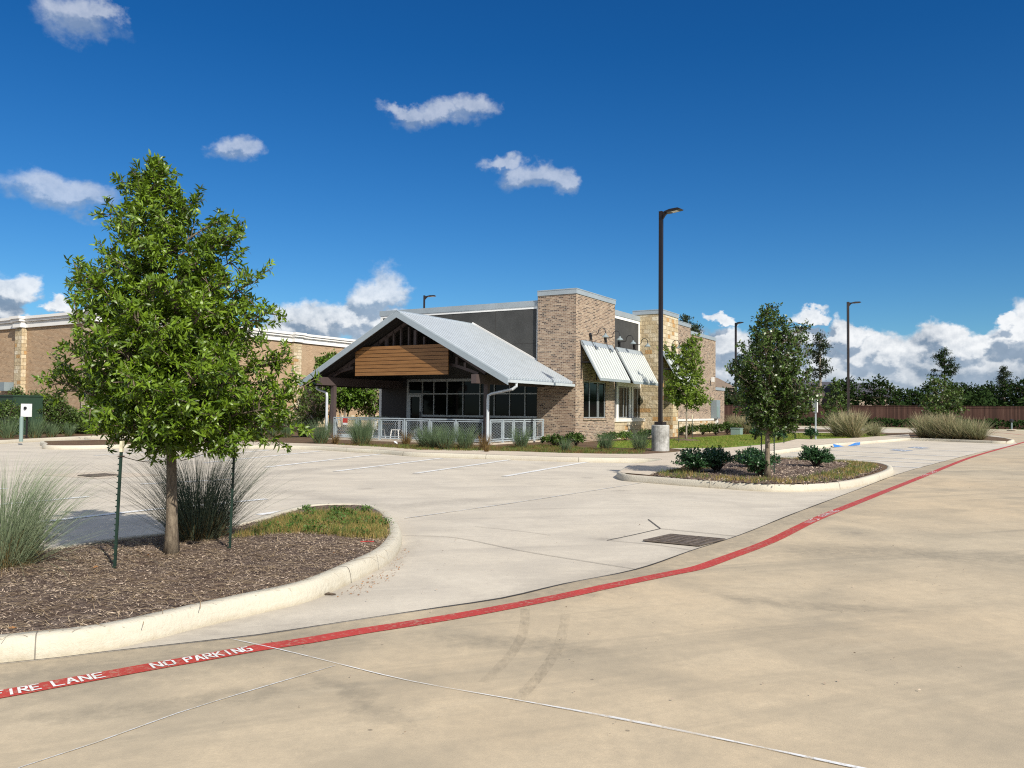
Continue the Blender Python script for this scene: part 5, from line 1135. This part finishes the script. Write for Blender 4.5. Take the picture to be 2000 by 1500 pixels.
# --- maple near the entrance
b3 = px_tree(1340, 860, z=.16); H3 = height_at(b3, 1356, 660)
pr3 = tp_px(b3, H3, 1345, [(795, 1320, 1362), (780, 1306, 1380), (760, 1304, 1378), (735, 1310, 1376), (715, 1318, 1374), (695, 1318, 1372), (680, 1335, 1368), (665, 1350, 1364)])
tree('maple_tree', 'slim pale green maple beside the stone entrance portal', b3, H3, pr3, .05, .36, 40, 13, 'leaf_maple', 'bark_pale', .15, .09, k=8, tm='diamond', seed=12, extra=[tg(b3, 1300, 678), tg(b3, 1306, 770), tg(b3, 1382, 782), tg(b3, 1360, 662), tg(b3, 1312, 700)], spc=.18, rise=.6, fill=1.1, jit=.05, lean=(.03, 0))
mb = MB(); mb.tube([(0, 0, 0), (0, 0, .06), (0, 0, .1)], [.75, .5, .1], 16); o = mb.build('mulch_ring', 'mulch', None, smooth=True); o.location = (b3[0], b3[1], .15); o['kind'] = 'structure'
# --- trees near the fence
b4 = px_tree(1633, 845, 62.); H4 = height_at(b4, 1632, 742)
tree('young_tree', 'small bright leafy tree left of the lamp post before the fence', b4, H4, tp_px(b4, H4, 1632, [(820, 1612, 1650), (800, 1604, 1656), (785, 1605, 1652), (765, 1618, 1645), (745, 1628, 1637)]), .06, .2, 26, 9, 'leaf_mid', 'bark', .22, .14, k=6, tm='diamond', seed=14, spc=.25, jit=.08, rise=.5)
b5 = px_tree(1840, 850, 53.); H5 = height_at(b5, 1838, 736)
tree('young_tree', 'broad bushy green tree rising from the long pale grass bed', b5, H5, tp_px(b5, H5, 1840, [(825, 1812, 1866), (800, 1800, 1880), (785, 1803, 1884), (765, 1812, 1872), (750, 1818, 1860), (738, 1830, 1845)]), .07, .12, 44, 11, 'leaf_mid', 'bark', .18, .11, k=6, tm='diamond', seed=15, spc=.2, jit=.07, rise=.5, extra=[tg(b5, 1818, 742)])
# --- behind-patio crape myrtles and others on the left
def round_prof(R_, lo=.2, e=.6):
    return lambda h, a: R_*max(.08, math.sin(min(1, max(0, (h-lo)/(1-lo)))*math.pi)**e)*(1+.18*math.sin(3*a+R_*5))
def mid_tree(name, label, px_, D, ytop, Rpx, lm, bm, seed, clear=.3, nl=26, ns=8, ls=.16, lw_=.09, k=6, group=None, multi=0, spc=.22, e=.55, **kw):
    b = px_tree(px_, 830, D); H = height_at(b, px_, ytop); return tree(name, label, b, H, round_prof(Rpx*D/FPX, clear, e), .02*H+.02, clear, nl, ns, lm, bm, ls, lw_, k=k, tm='diamond', seed=seed, spc=spc, jit=.06, group=group, multi=multi, **kw)
mid_tree('crape_myrtle', 'leafy many stemmed tree seen under the patio roof', 672, 56, 712, 46, 'leaf_myrtle', 'bark_pale', 31, .35, 40, 10, .2, .12, multi=5, spc=.24)
mid_tree('crape_myrtle', 'leafy tree under the patio roof closest to the dark wall panel', 722, 58, 735, 40, 'leaf_myrtle', 'bark_pale', 32, .3, 34, 9, .2, .12, multi=4, spc=.26)
mid_tree('crape_myrtle', 'dark bushy tree left of the patio downspout against the shop wall', 612, 60, 757, 32, 'leaf_mid', 'bark', 33, .1, 34, 9, .2, .12, multi=4, spc=.26)
mid_tree('crape_myrtle', 'small tree peeking above the left slope of the patio roof', 640, 60, 693, 26, 'leaf_myrtle', 'bark_pale', 37, .55, 22, 7, .2, .12, multi=3, spc=.3)
mid_tree('island_tree', 'small tree of the long kerb island hidden behind the near oak', 222, 36, 725, 60, 'leaf_mid', 'bark', 34, .4, 24, 9, .13, .07, spc=.2)
# shrubs in front of the shop
SHB = 'dark upright shrubs in front of the store wall'
for i, (x, D, yt, Rp, lb) in enumerate([(12, 38.5, 783, 20, 'upright shrub at the left edge before the green cabinet'), (32, 44, 757, 12, 'thin conical shrub rising over the green cabinet lid'), (60, 45, 767, 20, 'rounded shrub top just above the white meter box'), (88, 43, 768, 26, 'tall dark shrub right of the white meter box'), (112, 43, 776, 18, 'shrub with ragged top second right of the meter box'), (126, 44, 792, 14, 'low shrub third right of the meter box'), (150, 45, 800, 22, 'low shrub under the left end of the near tree crown')]):
    mid_tree('shrub', lb, x, D, yt, Rp*1.3, 'leaf_mid', 'bark_dark', 40+i, .04, 40, 11, .12, .06, group=SHB, multi=4, spc=.16, e=.4, cat='shrub', trunk_name='stems')
for i, (x, D, yt, Rp, lb) in enumerate([(200, 46, 800, 26, 'shrub half hidden behind the left stake of the near tree'), (290, 50, 805, 30, 'shrub hidden behind the near tree trunk'), (390, 52, 800, 30, 'shrub behind the near tree, left of the right stake'), (500, 50, 815, 28, 'low dark shrub seen below the right side of the near crown'), (545, 52, 812, 28, 'low dark shrub left of the stone pilaster foot'), (170, 44, 812, 24, 'low shrub behind the thin island tree, left side'), (250, 48, 815, 24, 'low shrub behind the left half of the near crown')]):
    mid_tree('shrub', lb, x, D, yt, Rp*1.4, 'leaf_mid', 'bark_dark', 50+i, .04, 36, 10, .14, .08, group=SHB, multi=4, spc=.2, e=.4, cat='shrub', trunk_name='stems')
# --- round glossy shrubs
def shrub(px_, y, Wpx, Hpx, lbl, seed, lm='leaf_shrub', grp=None, z=.16, ls=.055, dens=1., D=None, n=None):
    b = px_tree(px_, y, D, z); s_ = b[1]/FPX; Rr = Wpx/2*s_; Hh = Hpx*s_; r = np.random.default_rng(seed)
    t = thing('shrub', lbl, 'shrub', b, 0, grp); n = n or int(330*dens*Rr*Hh/.3); bm_ = MB()
    nl = 9; lob = [(r.normal(0, Rr*.42), r.normal(0, Rr*.38), r.uniform(.25, .62)*Hh, r.uniform(.34, .5)) for _ in range(nl)]
    P_ = []; D_ = []
    for i in range(n):
        lx, ly, lz, lr = lob[i % nl]; d = unit(np.array([[r.normal(), r.normal(), abs(r.normal())*.9+.02]]))[0]; q = np.array([lx, ly, lz])+d*np.array([Rr*lr*1.35, Rr*lr*1.35, Hh*lr])*r.uniform(.55, 1.05)
        q[2] = max(q[2], .04); P_.append(q); D_.append(d)
        if i % 7 == 0: bm_.tube([(0, 0, 0), (q[0]*.4, q[1]*.4, q[2]*.55), tuple(q)], [.012, .008, .004], 4, False)
    bm_.build('stems', 'bark_dark', t)
    P2_, L_, N_ = rosettes(np.array(P_), np.array(D_), 9, .8, r, .03); leaves('foliage', P2_, L_, N_, ls*r.uniform(.7, 1.3, len(P2_)), ls*.62*np.ones(len(P2_)), lm, t, 'diamond')
    return t
IG = 'dark glossy shrubs in the oak island'
shrub(1358, 926, 62, 52, 'leftmost dark glossy shrub of the oak island', 61, grp=IG, dens=1.6)
shrub(1402, 924, 78, 50, 'wide dark glossy shrub second from the left in the oak island', 62, grp=IG, dens=1.6)
shrub(1462, 916, 56, 48, 'dark glossy shrub just left behind the oak trunk', 63, grp=IG, dens=1.6)
shrub(1488, 934, 72, 48, 'dark glossy shrub crowding the front of the oak trunk', 64, grp=IG, dens=1.6)
shrub(1592, 915, 64, 44, 'round dark glossy shrub standing alone right of the oak', 65, grp=IG, dens=1.6)
HG = 'low clipped shrubs by the restaurant'
for i, (x, y, w_, h_, lb, lm) in enumerate([(1085, 872, 50, 28, 'low leafy shrub at the foot of the brick tower corner, left', 'leaf_mid'), (1125, 873, 44, 30, 'dark shrub exactly below the brick tower corner', 'leaf_mid'), (1190, 862, 46, 18, 'low shrub under the tower window', 'leaf_mid'), (1222, 860, 34, 18, 'low shrub under the white framed windows', 'leaf_myrtle'), (1258, 858, 40, 20, 'low shrub at the stone plinth left of the concrete base', 'leaf_mid'),
        (1345, 850, 44, 18, 'dark hedge shrub right behind the slim maple', 'leaf_mid'), (1372, 849, 34, 19, 'dark hedge shrub under the long pale sill', 'leaf_mid'), (1398, 850, 40, 24, 'dark hedge shrub below the electrical cabinet', 'leaf_mid'), (1420, 848, 34, 24, 'dark hedge shrub at the corner of the brick annex', 'leaf_mid'), (1474, 860, 34, 26, 'dark round shrub on the lawn left of the oak trunk', 'leaf_shrub'), (1520, 861, 32, 24, 'dark round shrub on the lawn right of the oak trunk', 'leaf_shrub'), (1584, 858, 32, 24, 'dark round shrub at the foot of the white sign post', 'leaf_shrub'), (1435, 838, 30, 18, 'light green shrub by the transformer box', 'leaf_myrtle')]):
    shrub(x, y, w_, h_, lb, 70+i, lm, HG, .15, .09, .5)
for i in range(17):
    bq = 24-i*3.4; pw = W(95.2, bq, .12); x_, _ = 0, 0
    r = np.random.default_rng(200+i)
    t = thing('hedge_shrub', None, None, pw, ROT); tag(t, 'low dark shrub of the clipped row along the fence foot', 'shrub', 'row of low shrubs along the fence')
    n = 420; P_ = np.stack([r.uniform(-.8, .8, n), r.uniform(-1.75, 1.75, n), r.uniform(.05, 1., n)**.7*r.uniform(.75, 1.0)], 1); P_[:, 2] *= 1-.25*(P_[:, 1]/1.75)**2
    leaves('foliage', P_, r.normal(0, 1, (n, 3))+[0, 0, .4], r.normal(0, .6, (n, 3))+[-.5, 0, .6], .3, .2, 'leaf_dark', t, 'diamond'); mbs = MB(); [mbs.tube([(0, k*.5, 0), (.1, k*.55, .5)], .02, 4) for k in (-2, 0, 2)]; mbs.build('stems', 'bark_dark', t)
# --- ornamental grasses
def grass(px_, y, Hpx, lbl, seed, n=500, m='blade_blue', plume=0, grp=None, z=.14, Wpx=None, wd=None, lean=.42, droop=.9, under=None, D=None, pos=None, stiff=None, seg=5):
    b = np.array(pos) if pos is not None else px_tree(px_, y, D, z); s_ = b[1]/FPX; H = Hpx*s_; r = np.random.default_rng(seed); t = thing('grass_clump', lbl, 'ornamental grass', b, 0, grp)
    Rr = (Wpx*s_/2 if Wpx else H*.5); wd = wd or max(.006, s_*.55)
    a = r.uniform(0, 6.283, n); q = np.sqrt(r.uniform(0, 1, n))*min(.3, Rr*.45); P_ = np.stack([np.cos(a)*q, np.sin(a)*q, 0*a], 1); ln = np.abs(r.normal(0, lean, n))*(.3+q/(min(.3, Rr*.45)+1e-6)*.7)+.03
    L = H*r.uniform(.55, 1.15, n)*(1+.35*ln)
    blades('blades', P_, a+r.normal(0, .35, n), ln, L, wd*r.uniform(.7, 1.2, n), m, t, droop, seg, twist=r.uniform(0, 3, n))
    if under: k = n//3; blades('dry_base', P_[:k], a[:k], ln[:k]*1.5, L[:k]*.38, wd*np.ones(k)*1.2, under, t, droop, 3, twist=r.uniform(0, 3, k))
    kb_ = n//8; blades('bent_blades', P_[:kb_], a[::-1][:kb_], r.uniform(.5, 1.3, kb_), L[:kb_]*r.uniform(.4, .9, kb_), wd*np.ones(kb_), under or m, t, 2.2, seg, twist=r.uniform(0, 3, kb_))
    if plume:
        k = plume; a2 = r.uniform(0, 6.283, k); l2 = np.abs(r.normal(0, lean*.9, k)); HH = H*r.uniform(1.0, 1.35, k); k = min(plume*3, n); a2 = r.uniform(0, 6.283, k); l2 = np.abs(r.normal(0, lean*.9, k)); HH = H*r.uniform(.9, 1.3, k); blades('plumes', P_[:k], a2, l2, HH, wd*2.0*np.ones(k), 'blade_tan', t, .35, 4, twist=r.uniform(0, 3, k))
    return t
ng = px_tree(385, 1048, z=.14)
grass(385, 1050, 195, 'big dark spiky grass clump directly behind the near oak trunk', 81, 1700, 'blade_dim', wd=.0045, pos=(*onz(388, 1052, .15)[:2], .13), lean=.50, droop=1.15, under='blade_brown', seg=6, Wpx=180)
grass(0, 1100, 215, 'large silvery grass clump cut by the left edge of the photo', 82, 2000, 'blade_blue', wd=.005, pos=(*onz(2, 1106, .15)[:2], .13), lean=.60, droop=1.3, under='blade_brown', seg=6, Wpx=200)
PG = 'blue green grass clumps along the patio walk'
for i, (x, y, h_, n, lb, dr) in enumerate([(627, 866, 44, 300, 'grass clump just left of the left patio post', 0), (655, 867, 20, 120, 'small brownish tuft at the foot of the left patio post', 1), (706, 870, 52, 520, 'largest grass clump before the patio railing', 0), (793, 868, 26, 120, 'small browning tuft right of the white chair', 1), (830, 875, 40, 240, 'grass clump at the middle railing panels, left one', 0), (848, 876, 44, 240, 'tall grass clump at the middle railing panels, right one', 0), (872, 878, 46, 280, 'grass clump with brown base before the fifth railing panel', 0), (908, 878, 46, 300, 'grass clump before the last front railing panel', 0), (946, 879, 30, 160, 'brown tuft at the foot of the right patio post', 1), (1018, 875, 40, 240, 'grass clump before the side railing of the patio', 0),
        (1182, 879, 36, 240, 'dark grass clump between brick tower and concrete base', 0), (1250, 880, 40, 220, 'dark grass clump touching the round concrete base', 0), (1105, 882, 26, 150, 'low grass clump before the tower corner shrubs', 0), (950, 883, 14, 80, 'tiny tuft at the walk edge below the downspout', 1)]):
    grass(x, y, h_*1.05, lb, 90+i, int(n*1.7), 'blade_brown' if dr else 'blade_green', grp=PG, lean=.38, droop=.7, under='blade_brown')
for i, (x, D, h_, lb) in enumerate([(15, 37, 42, 'bluish grass clump at the left edge below the green cabinet'), (68, 38, 44, 'bluish grass clump right of the pale pipe bollard'), (100, 39, 30, 'brownish green grass clump second right of the bollard'), (135, 40, 26, 'low brownish grass under the dark shrubs'), (530, 41, 32, 'blue grass clump left part below the near crown'), (560, 41, 34, 'blue grass clump middle part right of the near crown'), (592, 42, 30, 'grass clump close before the stone pilaster foot'), (505, 42, 28, 'dark low grass clump by the right stake top')]):
    grass(x, 850, h_, lb, 110+i, 320, 'blade_green', grp='grass clumps along the store kerb', D=D, lean=.34, droop=.6, under='blade_brown')
RGp = 'pale feathery grass clumps by the disabled bays'
for i, (x, y, h_, w_, lb, pl_) in enumerate([(1642, 853, 44, 50, 'pale feathery grass clump left of the far lamp post foot', 70), (1667, 855, 48, 60, 'tall pale feathery grass clump hiding the lamp post foot', 80), (1706, 852, 26, 56, 'lower yellowish grass clump right of the lamp post', 10),
        (1806, 855, 44, 60, 'feathery grass clump at the left end of the long bed', 60), (1832, 856, 42, 56, 'feathery grass clump second from left in the long bed', 60), (1855, 857, 44, 50, 'tall tan feathery clump in the middle of the long bed', 80), (1880, 858, 38, 50, 'greener grass clump fourth from left in the long bed', 20), (1908, 859, 38, 50, 'grass clump with few plumes at the right end of the long bed', 12),
        (1436, 846, 34, 30, 'pale grass tuft left of the transformer box', 30), (1458, 847, 34, 36, 'pale grass tuft right of the transformer box', 40)]):
    grass(x, y, h_, lb, 130+i, 620, 'blade_pale', plume=pl_, grp=RGp, lean=.55, droop=.5, under='blade_brown', Wpx=w_, wd=.022)
# --- pines and woods beyond the fence
def pine(px_, D, ytop, wpx, ylow, lbl, seed, tiers=14, lm='leaf_pine', grp='pines and trees beyond the fence', name='pine_tree', trk=1.0):
    b = px_tree(px_, 830, D, .1); H = height_at(b, px_, ytop); hl = height_at(b, px_, ylow)/H; s_ = D/FPX; Rm = wpx/2*s_; r = np.random.default_rng(seed); t = thing(name, lbl, 'pine tree', b, 0, grp)
    tk = MB(); tk.tube([(0, 0, 0), (.1, 0, H*.5), (0, 0, H*.97)], [.28*trk, .2*trk, .06], 8); tk.build('trunk', 'bark_pale' if lm == 'leaf_pine' else 'bark_dark', t, smooth=True)
    br = MB(); P_ = []
    for i in range(tiers*3):
        h = hl+(1-hl)*(i+.5)/(tiers*3); q = (h-hl)/(1-hl); R_ = Rm*(math.sin(min(1, q*.9+.22)*math.pi)**.6*.8+.12)*r.uniform(.45, 1.12); a = r.uniform(0, 6.283); e = np.array([math.cos(a)*R_, math.sin(a)*R_, h*H+R_*r.uniform(-.1, .35)]); s0 = np.array([0, 0, h*H-R_*.15])
        br.tube([s0, (s0+e)/2+[0, 0, .05*R_], e], [.07, .05, .02], 4, False)
        for c in range(int(5+R_*3)):
            f = r.uniform(.45, 1.05); cc = s0*(1-f)+e*f+r.normal(0, .22, 3)*[1, 1, .4]; k = 9; P_.append(cc+r.normal(0, .26, (k, 3))*[1, 1, .55])
    br.build('branches', 'bark_dark', t); P_ = np.concatenate(P_); n = len(P_)
    leaves('crown', P_, r.normal(0, 1, (n, 3))+[0, 0, .3], r.normal(0, .5, (n, 3))+[0, 0, 1], .34*r.uniform(.6, 1.3, n), .15, lm, t, 'diamond'); return t
pine(1601, 112, 652, 50, 738, 'tall slender pine standing above the dark roofs by the oak', 151, 13)
pine(1845, 150, 683, 56, 735, 'tall dark pine with open flat crown above the bushy tree', 152, 13, 'leaf_dark')
pine(1961, 150, 718, 36, 765, 'pine with layered top near the right edge', 153, 12, 'leaf_pine')
pine(1338, 100, 618, 44, 680, 'pine top showing behind the brick wing parapet', 154, 10, 'leaf_pine')
pine(1358, 104, 635, 30, 690, 'smaller pine tip right of the brick wing parapet', 155, 8, 'leaf_pine')
WD_ = [(1718, 110, 741, 72, 'dense_tree', 'large dark rounded tree between the two lamp post trees'), (1652, 116, 742, 44, 'dense_tree', 'broad tree directly behind the tall right lamp post'), (1432, 120, 757, 44, 'dense_tree', 'dark tree left of the oak, behind the fence'), (1465, 118, 762, 44, 'dense_tree', 'dark tree behind the oak crown, left side'), (1540, 125, 770, 50, 'dense_tree', 'dark tree behind the oak crown, right side'),
       (1762, 135, 760, 40, 'dense_tree', 'dark low tree first right of the large rounded one'), (1790, 135, 752, 44, 'dense_tree', 'dark tree left behind the bushy tree'), (1815, 140, 745, 40, 'dense_tree', 'dark tree touching the bushy tree crown'), (1868, 140, 742, 44, 'dense_tree', 'dark tree right behind the bushy tree'), (1893, 150, 750, 40, 'dense_tree', 'dark tree over the pale house roof'), (1915, 148, 745, 44, 'dense_tree', 'dark tree left of the layered pine'), (1938, 138, 748, 44, 'dense_tree', 'dark tree under the layered pine, left'), (1975, 135, 740, 52, 'dense_tree', 'dark tree right below the layered pine'), (2005, 130, 738, 56, 'dense_tree', 'dark tree cut by the right edge of the photo'), (2050, 130, 735, 60, 'dense_tree', 'dark tree just beyond the right edge'), (1388, 112, 762, 40, 'dense_tree', 'dark tree just behind the brick annex'), (1416, 104, 768, 30, 'dense_tree', 'dark low tree before the brown roofed house')]
for i, (x, D, yt, wp_, nm, lb) in enumerate(WD_):
    yt += (9, 3, 12, 5)[i % 4] if x > 1740 else 0
    b = px_tree(x, 830, D, .1); H = height_at(b, x, yt); Rr = wp_/2*D/FPX
    tree(nm, lb, b, H, round_prof(Rr, .12, .42), .22, .12, 26, 9, 'leaf_dark', 'bark_dark', .42, .26, k=9, tm='diamond', seed=300+i, spc=.7, jit=.32, group='pines and trees beyond the fence', rise=.5, subL=.4)
fw_ = np.random.default_rng(77); n = 60000; bb = fw_.uniform(-80, 60, n); aa = 135+fw_.uniform(0, 25, n); hmax = 1.8+2.2*np.clip((20-bb)/18, 0, 1)+1.0*np.sin(bb*.45)+.8*np.sin(bb*1.13+1)+.6*np.sin(bb*2.7); zz = fw_.uniform(0, 1, n)**.6*hmax
Pf = A[None]*aa[:, None]+B[None]*bb[:, None]; Pf[:, 2] = zz; of = leaves('far_woods', Pf, fw_.normal(0, 1, (n, 3)), fw_.normal(0, .6, (n, 3))+[0, -.3, .8], 0.7*fw_.uniform(.5, 1.2, n), .4, 'leaf_dark', None, 'diamond'); of['kind'] = 'stuff'
# dead leaves and grit on the ground
gl = [tuple(p) for p in pz([(560, 1215), (800, 1110), (900, 1040), (1500, 1000), (1600, 960), (1990, 900), (1990, 1300), (1400, 1480), (300, 1480)])]
chips('ground_litter', gl, None, 260, .018, .012, 'chip', 55, None, .018, .2, 'diamond')
kb = [tuple(p) for p in pz([(640, 1170), (700, 1140), (760, 1108), (788, 1070), (800, 1080), (770, 1130), (700, 1165)])]
chips('ground_litter', kb, None, 140, .02, .012, 'dead_leaf', 56, None, .008, .2, 'diamond'); chips('dead_leaves', in1, hz1, 40, .04, .024, 'dead_leaf', 57, ((-9, 3), (1, 12)), .02, .3, 'diamond')
